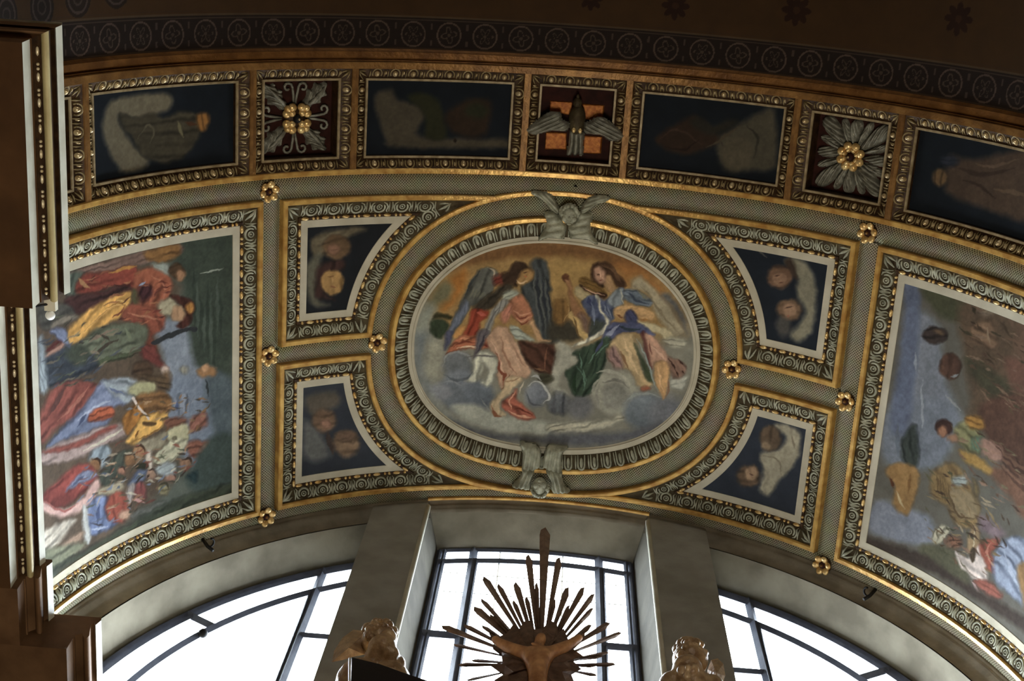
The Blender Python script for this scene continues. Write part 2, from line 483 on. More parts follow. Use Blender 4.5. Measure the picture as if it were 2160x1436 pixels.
def strips(fn, prof):
    mb = MB(); Ls = [(loop_of(fn(d)), w) for d, w in prof]
    for (a, wa), (b, wb) in zip(Ls[:-1], Ls[1:]): mb.strip(a, wa, b, wb)
    return mb

def stations(fn, d, pitch, margin=0.0):
    """evenly spaced points with tangent and inward normal along every side"""
    sides = fn(d); P = loop_of(sides); sg = 1 if area(P) > 0 else -1; out = []
    for sd in sides:
        Q = np.r_[sd, sd[:1]] if len(sides) == 1 else sd
        L = np.r_[0, np.cumsum(np.linalg.norm(np.diff(Q, axis=0), axis=1))]
        T = L[-1]-2*margin
        if T < pitch*.6: continue
        n = max(1, int(round(T/pitch))); st = []
        for k in range(n):
            s = margin+T*(k+.5)/n
            i = min(np.searchsorted(L, s)-1, len(Q)-2); i = max(i, 0)
            f = (s-L[i])/max(L[i+1]-L[i], 1e-9); p = Q[i]*(1-f)+Q[i+1]*f
            t = Q[min(i+1, len(Q)-1)]-Q[i]; t = t/np.linalg.norm(t)
            nrm = np.array([-t[1], t[0]])*sg
            st.append((p, t, nrm, T/n))
        out.append(st)
    return out

def place(mb, tmpl, p, t, n, w0, slope=0.0, sc=1.0):
    V, Fs = tmpl; V = V*sc
    Q = np.c_[p[0]+V[:, 0]*t[0]+V[:, 1]*n[0], p[1]+V[:, 0]*t[1]+V[:, 1]*n[1], w0+V[:, 2]+slope*V[:, 1]]
    mb.add(Q, Fs)

def tm(fn):
    m = MB(); fn(m); return (np.concatenate(m.v), m.f)

def dome(m, c, r, nu=10, nv=3):
    V = [(c[0], c[1], c[2]+r[2])]; Fs = []
    for i in range(1, nv+1):
        a = math.pi/2*i/nv
        for k in range(nu):
            b = 2*math.pi*k/nu; V.append((c[0]+r[0]*math.sin(a)*math.cos(b), c[1]+r[1]*math.sin(a)*math.sin(b), c[2]+r[2]*math.cos(a)))
    for k in range(nu): Fs.append((0, 1+k, 1+(k+1) % nu))
    for i in range(nv-1):
        for k in range(nu): Fs.append((1+i*nu+k, 1+(i+1)*nu+k, 1+(i+1)*nu+(k+1) % nu, 1+i*nu+(k+1) % nu))
    m.add(V, Fs)

def arc_pts(cx, cy, rx, ry, a0, a1, n, w=0.0):
    return [(cx+rx*math.cos(math.radians(a0+(a1-a0)*k/(n-1))), cy+ry*math.sin(math.radians(a0+(a1-a0)*k/(n-1))), w) for k in range(n)]

# egg and dart for the coffers of the front arch
T_egg = tm(lambda m: dome(m, (0, 0, 0), (.0062, .0074, .0085), 10, 4))
def _dart(m):
    m.tube(arc_pts(0, -.0005, .0112, .0112, 150, 390, 11, .0), .0021, 5)           # cup round the egg
    for sx in (-1, 1):
        m.tube([(sx*.0172, -.0085, 0), (sx*.0172, .003, .002), (sx*.0172, .009, .0)], [.0012, .0022, .0008], 5)
T_cup = tm(_dart)
T_dartgold = tm(lambda m: dome(m, (.0205, -.002, .0), (.0022, .0052, .004), 7, 3))
# scrolled leaf unit for the main panels
def _leaf(m):
    m.tube(arc_pts(0, 0, .0135, .0118, -35, 215, 13, .001), [.0014]+[.0026]*11+[.0014], 5)
    m.tube(arc_pts(0, -.001, .0062, .0058, 0, 360, 10, .0012), .0016, 5)
    dome(m, (0, -.001, 0), (.0028, .0028, .003), 7, 2)
    for sx in (-1, 1):
        m.tube([(sx*.0105, -.0125, 0), (sx*.0175, -.009, .002), (sx*.0205, -.001, .0025), (sx*.0175, .0085, .0018), (sx*.021, .013, 0)], [.0012, .0022, .0024, .002, .001], 5)
        m.tube([(sx*.0245, -.013, 0), (sx*.0235, -.003, .0028), (sx*.0245, .011, .0)], [.0012, .0021, .001], 5)
T_leaf = tm(_leaf)
# tongue unit for the oval
def _tongue(m):
    m.tube([(-.0085, .017, 0)]+arc_pts(0, -.006, .0085, .0105, 180, 360, 9, .002)+[(.0085, .017, 0)], [.0016]+[.0028]*9+[.0016], 5)
    dome(m, (0, -.002, 0), (.0046, .0135, .0042), 8, 3)
    m.tube([(.0145, -.016, 0), (.0145, .0, .003), (.0145, .016, 0)], [.001, .0022, .001], 5)
T_tongue = tm(_tongue)
T_bead = tm(lambda m: dome(m, (0, 0, 0), (.0036, .0042, .0050), 7, 3))
T_reel = tm(lambda m: dome(m, (0, 0, 0), (.0098, .0042, .0052), 9, 3))

def corner_leaf(mb, fn, d, w0, sc=1.0):
    sides = fn(d)
    if len(sides) == 1: return
    P = loop_of(sides); c0 = P.mean(0)
    for sd in sides:
        p = sd[0]; q = c0-p; q = q/np.linalg.norm(q); t = np.array([q[1], -q[0]])
        V = []
        m = MB(); 
        m.tube([(0, -.013, 0), (0, 0, .003), (0, .013, .0)], [.001, .003, .001], 5)
        for s in (-1, 1): m.tube([(0, -.012, 0), (s*.0065, -.002, .002), (s*.0105, .009, 0)], [.001, .0022, .001], 5)
        place(mb, (np.concatenate(m.v), m.f), p, t, q, w0, -.2, sc)

def main_panel(name, label, fn, painter, dpaint, gold=(.0, .013), orn=(.014, .044), group=None, cat='fresco', center=None, parts_leaf=T_leaf, pitch=.052, corner_margin=.019, tipskip=False):
    P0 = loop_of(fn(0)); c = center or tuple(P0.mean(0))
    root = thing(name, label, cat, tuple(bend([(c[0], c[1], 0)])[0]), group)
    o = strips(fn, [(gold[0], 0), (gold[0]+.0006, .017), (gold[0]+.0025, .0195), (gold[1]-.002, .0195), (gold[1], .016), (gold[1]+.0005, .006)]).build('gilt_fillet', M['gold'], root)
    strips(fn, [(gold[1], .0125), (orn[0]+.004, .0125), ((orn[0]+orn[1])/2, .0075), (orn[1], .0035)]).build('moulding_ground', M['stucco_shaded'], root, True)
    mb = MB(); dm = (orn[0]+orn[1])/2
    for side in stations(fn, dm, pitch, corner_margin):
        for p, t, n, step in side:
            place(mb, parts_leaf, p, t, n, .0085, -.30, min(1.0, step/pitch*1.0))
    corner_leaf(mb, fn, dm, .0095, 1.35)
    mb.build('leaf_moulding', M['stucco'], root, True)
    strips(fn, [(orn[1], .001), (orn[1]+.0015, .0048), (orn[1]+.0075, .0048), (orn[1]+.0085, .002)]).build('bead_bed', M['umber'], root)
    bm = MB()
    for side in stations(fn, orn[1]+.0045, .0125, .004):
        for i, (p, t, n, step) in enumerate(side):
            k = i % 4
            if k == 0: place(bm, T_reel, p+t*step*.25, t, n, .004)
            elif k == 2: place(bm, T_bead, p-t*step*.1, t, n, .004)
            elif k == 3: place(bm, T_bead, p-t*step*.25, t, n, .004)
    bm.build('gilt_beading', M['gold_bright'], root, True)
    strips(fn, [(orn[1]+.0085, .0015), (orn[1]+.009, .0042), (dpaint-.001, .0042), (dpaint, .0022), (dpaint+.006, .0012)]).build('grey_border', M['border'], root)
    painter(root, in_loop(loop_of(fn(dpaint-.004))))
    return root

# ------------------------------------------------------------------ vault shell and walls
def sheet(u0, u1, nu, rows, mat_, name, parent=None, smooth=True):
    """rows: (v, w) polyline swept round the arch"""
    us = np.linspace(u0, u1, nu); V = []; Fs = []; k = len(rows)
    for u in us:
        for v, w in rows: V.append((u, v, w))
    for i in range(nu-1):
        for j in range(k-1): Fs.append((i*k+j, (i+1)*k+j, (i+1)*k+j+1, i*k+j+1))
    V = np.array(V)
    return mesh_obj(name, bend(V), Fs, mat_, parent, smooth, V[:, :2])

H = math.pi/2
structure(sheet(-H, H, 160, [(.612, 0), (.80, 0), (1.0, 0), (1.2, 0), (1.452, 0)], M['lattice'], 'ceiling'))
structure(sheet(-H, H, 160, [(.335, -.04), (.48, -.04), (.62, -.04)], M['umber'], 'ceiling_front'))
# gilded mouldings that edge the front arch, one coloured brown as in shade
structure(sheet(-H, H, 160, [(.334, .0), (.3385, .006), (.3405, .0095), (.3535, .0105), (.3545, .004), (.3575, .002), (.3585, .0105), (.3605, .012), (.3625, .008)], M['shaded_gilt'], 'trim_1', None, False))
structure(sheet(-H, H, 160, [(.3615, -.02), (.3620, .014), (.3635, .0165), (.3775, .0165), (.379, .01), (.3795, -.02)], M['gold_dull'], 'trim_2', None, False))
structure(sheet(-H, H, 160, [(.6035, -.04), (.604, .015), (.606, .0175), (.6155, .0175), (.6172, .0145), (.6180, -.002)], M['gold'], 'trim_3', None, False))
# mouldings where the vault meets the window wall
for nm_, ua, ub in (('trim_4', -H, -.300), ('trim_10', .264, H)):
    structure(sheet(ua, ub, 90, [(1.448, -.002), (1.449, .004), (1.456, .005), (1.4565, .010), (1.463, .012), (1.468, .018), (1.474, .020), (1.4755, .026), (1.48, .03), (1.4805, .041), (1.4805, .045)], M['moulding'], nm_, None, True))
structure(sheet(-.302, .268, 40, [(1.4495, -.002), (1.452, .003), (1.462, .004), (1.4625, .010), (1.4700, .011), (1.4705, .0145), (1.4805, .0145)], M['moulding'], 'trim_11', None, True))
structure(sheet(-.302, .268, 40, [(1.4400, .0), (1.4405, .010), (1.4425, .012), (1.4475, .012), (1.449, .006), (1.4495, .0)], M['gold'], 'trim_5', None, False))
# rounded lattice bands between the panels
def band(inner, outer, name, bulge=.010, closed=False):
    rows = []; A = np.asarray(inner, float); B = np.asarray(outer, float)
    if closed: A = np.r_[A, A[:1]]; B = np.r_[B, B[:1]]
    for a, b in zip(A, B):
        r = []
        for k in range(9):
            t = k/8; w = .0005+bulge*math.sin(math.pi*t)**.75 if 0 < t < 1 else -.001
            r.append((*(a*(1-t)+b*t), w))
        rows.append(r)
    mb = MB(); mb.extrude(rows, None); structure(mb.build(name, M['lattice'], None, True, True))
band(seg((-1.55, .6185), (1.55, .6185), 150), seg((-1.55, .6645), (1.55, .6645), 150), 'trim_12', .011)
band(seg((-1.55, 1.4190), (1.55, 1.4190), 150), seg((-1.55, 1.4475), (1.55, 1.4475), 150), 'trim_13', .006)
band(seg((-.7482, .663), (-.7500, 1.420), 40), seg((-.6990, .663), (-.7015, 1.420), 40), 'trim_14')
band(seg((.7600, .663), (.7600, 1.420), 40), seg((.7060, .663), (.7060, 1.420), 40), 'trim_15')
band(seg((-.702, 1.0105), (-.455, 1.0105), 20), seg((-.702, 1.0525), (-.455, 1.0525), 20), 'trim_16')
band(seg((.447, 1.0095), (.706, 1.0095), 20), seg((.447, 1.0620), (.706, 1.0620), 20), 'trim_17')
band(oval_sides(EA-.047, EB-.051, 2.2, 160)(0)[0], oval_sides(EA, EB, 2.2, 160)(0)[0], 'trim_18', .010, True)

YW, YG = 1.4805, 1.585
ZS = .0                               # window sill height (on the vault axis)
YO = 1.593
def end_wall():
    mb = MB(False)
    for t0, t1, r in ((-90, -20.2, .955), (-20.2, 17.6, .9855), (17.6, 90, .955)):
        th = np.radians(np.linspace(t0, t1, 40)); n = 40
        A = [W3(r*math.sin(t), YW, r*math.cos(t)) for t in th]; B = [W3(1.5*math.sin(t), YW, 1.5*math.cos(t)) for t in th]
        A2 = [W3(r*math.sin(t), YO, r*math.cos(t)) for t in th]; B2 = [W3(1.5*math.sin(t), YO, 1.5*math.cos(t)) for t in th]
        V = A+B+A2+B2; Fs = []
        for i in range(n-1):
            Fs += [(i, i+1, n+i+1, n+i), (i, 2*n+i, 2*n+i+1, i+1), (2*n+i, 3*n+i, 3*n+i+1, 2*n+i+1)]
        mb.add(V, Fs)
    zf = (FLOOR-ZC)/S
    mb.box(W3(-1.5, YW, zf), W3(1.5, YO, ZS))
    return structure(mb.build('wall_end', M['plaster'], None))
end_wall()

def pier(x0, x1, x0g, x1g, name):
    mb = MB(False); ys = [1.452, 1.594]
    xs = np.linspace(0, 1, 9); V = []
    for Y, a, b in ((ys[0], x0, x1), (ys[1], x0g, x1g)):
        for k in xs:
            x = a+(b-a)*k; V.append(W3(x, Y, ZS-.001)); V.append(W3(x, Y, math.sqrt(1-x*x)+.02))
    Fs = []; n = 9
    for i in range(n-1): Fs += [(2*i, 2*i+2, 2*i+3, 2*i+1), (2*n+2*i, 2*n+2*i+1, 2*n+2*i+3, 2*n+2*i+2)]
    mb.add(V, Fs)
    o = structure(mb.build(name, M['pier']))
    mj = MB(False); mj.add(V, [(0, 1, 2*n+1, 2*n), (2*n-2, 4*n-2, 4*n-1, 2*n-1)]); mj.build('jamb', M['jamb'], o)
    return o
pier(-.425, -.292, -.425, -.262, 'trim_6')
pier(.258, .400, .230, .400, 'trim_7')
# rounded jamb arrises of the middle window, coloured pale for light grazing them
def arris(x, name):
    mb = MB(False)
    z1 = math.sqrt(1-x*x)-.035
    mb.tube([W3(x, 1.4535, ZS), W3(x, 1.4535, .5), W3(x, 1.4535, z1)], .0062*S, 10)
    structure(mb.build(name, M['cornice'], None, True))
arris(-.2905, 'trim_8'); arris(.2575, 'trim_9')

# frieze and starred field of the arch in front of the chapel
def front_field(v0, v1, step, name):
    p = Painting(-1.5, 1.45, v0, v1, step, (43, 27, 11), 0, 3)
    U, V = p.U+(p.X-p.X0)*.00012, p.V; c = p.c
    fr = (V > .262)
    c[fr] = (22, 15, 11)
    for a, b, col in ((.2600, .2635, (52, 40, 26)), (.2535, .2565, (40, 26, 14)), (.268, .2695, (44, 34, 26)), (.3305, .333, (40, 28, 16))):
        c[(V > a) & (V < b)] = col
    k = np.round((U+.052)/.0835); du = U+.052-k*.0835; dv = V-.3005
    r = np.hypot(du, dv); a = np.arctan2(dv, du)
    c[(r > .0255) & (r < .0288)] = (56, 44, 36)
    odd = (k.astype(int) % 2 == 0)
    pet = np.where(odd, .0125+.006*np.cos(6*a), .013+.005*np.cos(4*a+.8))
    c[(np.abs(r-pet) < .0017) & (r < .024)] = (48, 38, 30)
    c[(r < .004)] = (46, 36, 28)
    s2 = np.abs(np.abs(du)-.0418); c[(s2 < .0022) & (np.abs(np.abs(dv)-.018) < .006)] = (44, 34, 28)
    for (x, y), rr in (((1425, 12), .034), ((1680, 22), .036), ((2022, 40), .036), ((1247, -4), .03), ((1040, -30), .034), ((760, -34), .034)):
        u0, v0 = at(x, y); R2 = np.hypot(U-u0, V-v0); A2 = np.arctan2(V-v0, U-u0)
        st = rr*(.55+.4*np.abs(np.cos(4*A2))); c[(R2 < st)] = (27, 13, 6)
        c[R2 < rr*.22] = (36, 20, 9)
    # the frieze turns the corner by the cornice
    for x, y in ((88, 15), (164, -4), (245, -22), (14, 32)):
        u0, v0 = at(x, y); R2 = np.hypot(U-u0, V-v0)
        c[R2 < .036] = (24, 16, 11); c[np.abs(R2-.027) < .0022] = (46, 36, 30); c[np.abs(R2-.012) < .002] = (40, 31, 25)
    o = p.build(name, None, None, 1.9, None, .7)
    structure(o)
front_field(.140, .336, .0020, 'ceiling_nave')
front_field(-.25, .1405, .006, 'ceiling_nave_field')
# the shell of the nave round the viewer, floor and chapel side walls
def shell():
    zf = (FLOOR-ZC)/S
    mb = MB(False); mb.box(W3(-4, -6, zf-.05), W3(4, 1.64, zf)); structure(mb.build('floor', M['floor']))
    mb = MB(False); mb.box(W3(-4.05, -6.05, zf), W3(4.05, -6, 1.6)); structure(mb.build('wall_back', M['wall']))
    mb = MB(False); mb.box(W3(-4.05, -6, zf), W3(-4, .1, 1.6)); structure(mb.build('wall_nave_left', M['wall']))
    mb = MB(False); mb.box(W3(4, -6, zf), W3(4.05, .1, 1.6)); structure(mb.build('wall_nave_right', M['wall']))
    mb = MB(False); mb.box(W3(-4.05, -6.05, 1.6), W3(4.05, 1.64, 1.65)); structure(mb.build('ceiling_upper', M['wall']))
    mb = MB(False)
    mb.box(W3(-4.05, -.30, zf), W3(-1.25, -.24, 1.6)); mb.box(W3(1.25, -.30, zf), W3(4.05, -.24, 1.6)); mb.box(W3(-1.25, -.30, 1.02), W3(1.25, -.24, 1.6))
    structure(mb.build('wall_arch', M['wall']))
    mb = MB(False); mb.box(W3(-1.06, -.25, zf), W3(-1.0, 1.482, .02)); structure(mb.build('wall_left', M['wall']))
    mb = MB(False); mb.box(W3(1.0, -.25, zf), W3(1.06, 1.482, .02)); structure(mb.build('wall_right', M['wall']))
shell()
def leak_block():
    zf = (FLOOR-ZC)/S
    mb = MB(False)
    mb.box(W3(-4.05, 1.645, zf), W3(-1.3, 1.66, 1.6)); mb.box(W3(1.3, 1.645, zf), W3(4.05, 1.66, 1.6)); mb.box(W3(-1.3, 1.645, 1.36), W3(1.3, 1.66, 1.6))
    structure(mb.build('wall_light_block', M['wall']))  # unseen boxes added to stop sky light leaking in behind the vault
leak_block()

# ------------------------------------------------------------------ the frescoes
def paint_oval(root):
    p = Painting(OC[0]-.375, OC[0]+.375, OC[1]-.295, OC[1]+.295, .00150, (114, 112, 100), .003, 11)
    A, B = crop(860, 500, 6.528), crop(1160, 510, 6.528); C, D = crop(860, 700, 5.744), crop(1160, 700, 5.744)
    # sky and cloud
    p.poly([(900,600),(1000,520),(1170,500),(1340,530),(1440,620),(1440,700),(1300,720),(1000,720),(930,690)], (140, 112, 70), 22)
    p.poly([(940,570),(1010,530),(1100,512),(1215,512),(1300,530),(1390,580),(1330,572),(1240,552),(1130,540),(1030,552)], (110, 80, 50), 7)
    p.poly(A([(560,600),(720,460),(820,470),(800,620),(700,820),(560,980),(430,980),(600,760)]), (146, 98, 48), 8)
    p.poly(B([(0,240),(420,250),(700,260),(560,330),(480,480),(380,580),(200,640),(60,700),(0,720)]), (150, 122, 74), 12, .8)
    p.poly(B([(900,280),(1200,330),(1400,480),(1560,640),(1520,720),(1330,560),(1150,480),(1040,560)]), (144, 98, 54), 12, .85)
    p.poly(A([(280,900),(440,640),(600,640),(580,820),(420,960),(360,960)]), (100, 96, 72), 10)
    p.poly(A([(120,1180),(240,930),(350,920),(360,1080),(300,1300),(340,1436),(100,1436)]), (122, 124, 112), 10)
    p.poly(C([(100,60),(230,60),(220,400),(330,620),(300,800),(120,500)]), (104, 110, 112), 14)
    p.poly(C([(230,120),(400,120),(450,250),(400,400),(400,560),(300,620),(200,520),(210,300)]), (138, 136, 120), 12)
    for (x, y, r, cc) in ((600,400,180,(96,99,100)), (640,720,260,(98,103,108)), (400,740,120,(118,120,124)), (860,780,190,(92,98,104)), (1560,760,150,(108,112,118))):
        p.blob(C([(x, y)])[0], r/5.744, cc, 7, 1, (-.4, -.8, .12))
    p.poly(C([(300,760),(480,960),(760,1150),(1000,1250),(700,1180),(450,1020),(280,850)]), (126, 128, 120), 8)
    p.poly(C([(520,900),(800,880),(1000,960),(1200,1030),(1500,1070),(1838,1110),(1838,1250),(1400,1220),(1000,1180),(700,1060)]), (146, 147, 134), 6)
    p.poly(C([(500,1030),(800,1160),(1100,1230),(1500,1260),(1838,1270),(1838,1340),(1300,1330),(900,1280),(600,1150)]), (84, 84, 84), 6)
    p.poly(D([(80,110),(190,130),(330,350),(200,440),(100,650),(250,760),(40,720),(0,500),(100,300)]), (142, 140, 126), 6)
    p.blob(D([(110,870)])[0], 24, (86, 88, 90), 5, 1, (-.5, -.8, .2)); p.blob(D([(360,900)])[0], 28, (98, 98, 98), 9)
    p.blob(D([(800,740)])[0], (50, 46), (138, 136, 122), 6); p.blob(D([(790,780)])[0], 30, (114, 113, 104), 6, 1, (.3, -.9, -.1))
    p.blob(D([(1160,960)])[0], (46, 40), (96, 103, 108), 9, 1, (-.2, -.9, .15)); p.blob(D([(1420,1000)])[0], (40, 40), (102, 104, 108), 12)
    p.poly(D([(0,1110),(400,1090),(700,1070),(820,1000),(880,1005),(890,1070),(700,1140),(400,1220),(0,1215)]), (154, 150, 132), 5)
    p.poly(D([(0,1240),(500,1225),(1000,1190),(1350,1080),(1250,1230),(900,1330),(500,1370),(0,1345)]), (86, 87, 90), 7)
    p.poly(D([(1470,560),(1660,540),(1610,690),(1480,670)]), (152, 152, 140), 5)
    # far wing, then the harp-like shadow in the middle
    p.poly(A([(1690,350),(1790,290),(1880,320),(1940,420),(1955,640),(1985,720),(1960,860),(2050,1200),(2090,1436),(1860,1436),(1750,1180),(1650,900),(1560,760),(1600,640),(1720,560)]), (64, 67, 66), 4)
    for k in range(6): p.line(A([(1740+k*38, 430+k*30), (1760+k*36, 800), (1850+k*34, 1380)]), (50, 52, 56) if k % 2 else (84, 86, 82), 4)
    p.poly(B([(0,1080),(300,1100),(420,1340),(100,1370),(0,1400)]), (60, 56, 46), 6)
    p.poly(B([(50,840),(180,780),(250,850),(270,950),(200,1120),(100,1150),(40,1050)]), (110, 84, 50), 5); p.line(B([(250,870),(250,960),(190,1090)]), (150, 120, 80), 3)
    p.line(B([(290,1000),(380,1110),(500,1340)]), (166, 140, 92), 14, 1, False); p.line(B([(330,1040),(420,1330)]), (96, 76, 48), 4)
    # near angel
    p.poly(A([(1090,420),(1200,440),(1280,560),(1200,650),(1130,800),(950,930),(830,1000),(760,1150),(640,1290),(540,1430),(560,1300),(640,1080),(760,820),(860,600),(980,470)]), (80, 80, 73), 3, 1, True, (-.5, .5, -.12))
    p.poly(A([(800,880),(830,1000),(700,1200),(590,1340),(530,1436),(560,1290),(690,1030)]), (94, 100, 114), 4)
    p.line(A([(1100,425),(1200,470),(1180,560)]), (150, 138, 118), 4); p.line(A([(1000,470),(860,640),(770,850)]), (56, 58, 56), 5)
    for k in range(5): p.line(A([(900+k*50, 700+k*20), (860+k*40, 830+k*10)]), (102, 100, 84), 5, .7)
    p.poly(A([(390,1040),(520,1060),(610,1090),(580,1140),(470,1110),(400,1115),(350,1130)]), (56, 54, 36), 3)
    p.poly(A([(350,1150),(470,1130),(570,1220),(480,1390),(400,1400),(300,1300)]), (54, 62, 46), 3)
    p.poly(A([(1330,640),(1420,640),(1430,700),(1250,860),(1120,1000),(880,1010),(1100,800)]), (60, 54, 44), 4)
    p.poly(A([(1180,560),(1300,500),(1380,580),(1300,660),(1200,650)]), (100, 52, 42), 4)
    p.poly(A([(1390,470),(1430,380),(1530,325),(1620,350),(1690,420),(1700,520),(1600,560),(1540,620),(1500,690),(1420,640),(1330,640),(1290,510)]), (60, 46, 35), 3)
    p.poly(A([(1570,460),(1670,425),(1725,500),(1690,590),(1570,660),(1490,640),(1530,560)]), (146, 114, 72), 3, 1, True, (.4, .6, .15))
    p.line(A([(1590,490),(1650,480)]), (76, 52, 38), 3); p.line(A([(1600,540),(1640,560)]), (168, 100, 66), 4); p.line(A([(1500,600),(1560,640),(1640,600)]), (184, 156, 120), 4)
    p.poly(A([(1340,740),(1470,720),(1540,800),(1400,880),(1290,860)]), (140, 143, 128), 4)
    p.poly(A([(1420,860),(1560,790),(1630,860),(1680,960),(1720,1060),(1680,1180),(1560,1180),(1450,1080),(1380,960)]), (152, 102, 76), 3, 1, True, (.6, -.3, .18))
    for k in range(4): p.line(A([(1470+k*20, 1010+k*50), (1580, 1080+k*40), (1700, 1020+k*40)]), (112, 62, 46) if k % 2 else (180, 132, 104), 3)
    p.poly(A([(1300,1000),(1430,950),(1420,1100),(1330,1180),(1270,1130)]), (160, 108, 88), 4)
    p.poly(A([(1290,860),(1400,890),(1300,1000),(1180,1150),(1100,1420),(1000,1436),(1010,1350),(1090,1150),(1180,970)]), (124, 122, 115), 3); p.line(A([(1250,960),(1120,1180),(1040,1400)]), (92, 90, 88), 5)
    p.poly(A([(1400,1220),(1520,1240),(1640,1330),(1740,1420),(1480,1390)]), (136, 140, 128), 3)
    p.poly(A([(1670,1180),(1740,1150),(1820,1290),(1870,1385),(1965,1420),(1930,1445),(1800,1425),(1730,1300)]), (172, 138, 102), 3, 1, True, (.5, -.5, .15))
    p.poly(A([(880,1000),(1100,1020),(1080,1110),(1000,1180),(960,1350),(760,1360),(840,1180)]), (124, 58, 42), 3); p.line(A([(960,1040),(1080,1070)]), (156, 80, 66), 7)
    p.poly(A([(640,1310),(790,1210),(810,1260),(740,1370),(640,1400)]), (166, 122, 72), 4)
    p.poly(C([(470,270),(560,110),(700,40),(860,60),(1000,100),(1080,200),(850,195),(640,215),(520,260)]), (142, 88, 64), 3)
    for q, cc, wd in (([(560,180),(680,110),(840,120)], (104, 56, 42), 4), ([(600,195),(750,170),(880,190)], (182, 156, 130), 5), ([(900,150),(1000,180),(1070,205)], (104, 50, 42), 5), ([(620,90),(760,70)], (176, 122, 92), 4)): p.line(C(q), cc, wd)
    p.poly(C([(960,60),(1060,-60),(1200,-60),(1230,0),(1310,120),(1390,270),(1460,390),(1490,490),(1400,570),(1220,565),(1180,660),(1130,700),(1090,560),(1100,420),(1070,300),(980,180)]), (160, 130, 106), 3, 1, True, (.8, -.2, .1))
    p.line(C([(1090,360),(1130,450),(1180,520),(1150,640)]), (116, 68, 50), 8); p.line(C([(1120,330),(1150,440),(1190,500)]), (184, 150, 124), 4); p.line(C([(1060,240),(1110,330),(1100,480)]), (112, 66, 50), 5)
    p.line(C([(1180,100),(1300,300),(1360,480)]), (178, 146, 122), 8, .7); p.line(C([(1230,530),(1180,640),(1130,690)]), (96, 58, 40), 6)
    p.poly(C([(1210,555),(1390,570),(1300,680),(1190,780),(1130,850),(1115,940),(1190,1010),(1100,1030),(1025,960),(1010,850),(1110,760)]), (166, 146, 116), 3, 1, True, (.7, -.3, .12)); p.line(C([(1020,880),(1060,1000),(1130,1030)]), (120, 80, 58), 5)
    p.poly(C([(1140,880),(1200,800),(1330,690),(1310,790),(1390,870),(1540,1010),(1500,1050),(1370,1060),(1180,960)]), (136, 80, 64), 3)
    for q, cc, wd in (([(1300,720),(1240,820),(1250,930)], (176, 128, 104), 4), ([(1220,960),(1380,1020),(1500,1030)], (172, 128, 104), 5), ([(1290,930),(1400,950),(1500,1000)], (92, 48, 38), 4), ([(1400,600),(1350,740)], (170, 160, 140), 3)): p.line(C(q), cc, wd)
    p.poly(C([(870,-20),(990,-20),(930,120),(850,260),(800,325),(820,160)]), (88, 82, 84), 3); p.line(C([(960,20),(880,160),(810,310)]), (60, 56, 62), 4)
    p.poly(C([(470,0),(550,0),(500,150),(450,210)]), (74, 75, 94), 3)
    p.poly(C([(850,255),(950,225),(1050,310),(1085,430),(1030,580),(960,655),(880,600),(960,560),(980,450),(915,380),(900,450),(840,585),(720,600),(700,570),(790,490),(810,380)]), (168, 167, 150), 4)
    # chest between the two angels
    p.poly(C([(1340,110),(1500,120),(1700,150),(1780,180),(1750,460),(1700,520),(1500,450),(1400,280)]), (74, 51, 40), 3); p.line(C([(1690,190),(1660,460)]), (112, 78, 60), 4); p.line(C([(1520,440),(1690,470)]), (104, 78, 56), 4)
    p.blob(C([(1670,560)])[0], (15, 12), (62, 60, 46), 4)
    p.line(C([(1450,645),(1580,605),(1690,700),(1710,800),(1650,870)]), (164, 164, 158), 5); p.line(C([(1500,540),(1570,530),(1620,590)]), (150, 150, 146), 5)
    # second angel: pale wing, head, arms, violin
    p.poly(B([(1130,560),(1220,480),(1320,540),(1480,700),(1650,900),(1760,1080),(1850,1250),(1700,1310),(1560,1150),(1450,1000),(1400,820),(1290,700),(1130,650)]), (144, 134, 110), 5, 1, True, (.4, -.6, .1))
    for k in range(5): p.line(B([(1250+k*50, 620+k*60), (1420+k*50, 820+k*70), (1560+k*50, 1080+k*40)]), (118, 108, 86), 4, .8)
    p.poly(B([(1520,740),(1640,700),(1760,860),(1870,1080),(1880,1250),(1780,1080),(1660,900)]), (92, 90, 86), 6)
    p.poly(B([(560,440),(580,340),(660,290),(780,275),(880,340),(930,430),(1010,500),(1045,600),(960,625),(880,560),(840,470),(800,560),(740,630),(690,640),(600,580)]), (68, 50, 37), 3)
    for k in range(5): p.line(B([(660+k*40, 310), (850+k*20, 380+k*10), (930+k*14, 520+k*10)]), (98, 74, 54), 3, .8)
    p.poly(B([(780,460),(850,480),(880,590),(920,640),(860,700),(760,640),(735,570)]), (150, 120, 86), 3)
    p.poly(B([(625,370),(700,345),(765,420),(780,510),(735,590),(660,570),(600,480)]), (154, 120, 98), 3, 1, True, (-.2, -.7, .12))
    p.line(B([(640,440),(690,430)]), (84, 58, 46), 3); p.line(B([(720,470),(750,500)]), (176, 140, 112), 3); p.line(B([(665,535),(720,520)]), (110, 62, 50), 3); p.line(B([(700,390),(690,490)]), (180, 146, 120), 3)
    p.poly(B([(400,540),(480,470),(700,640),(770,720),(560,670)]), (106, 82, 46), 3)
    p.poly(B([(170,500),(250,490),(300,600),(330,760),(420,900),(500,1000),(440,1060),(330,1000),(260,800),(230,620)]), (132, 97, 67), 3, 1, True, (.6, -.2, .15))
    p.blob(B([(207,500)])[0], 7.5, (94, 62, 43), 2); p.line(B([(190,520),(250,560)]), (150, 112, 82), 4)
    p.poly(B([(360,620),(410,610),(520,720),(570,760),(480,815),(400,790),(345,700)]), (152, 138, 104), 3)
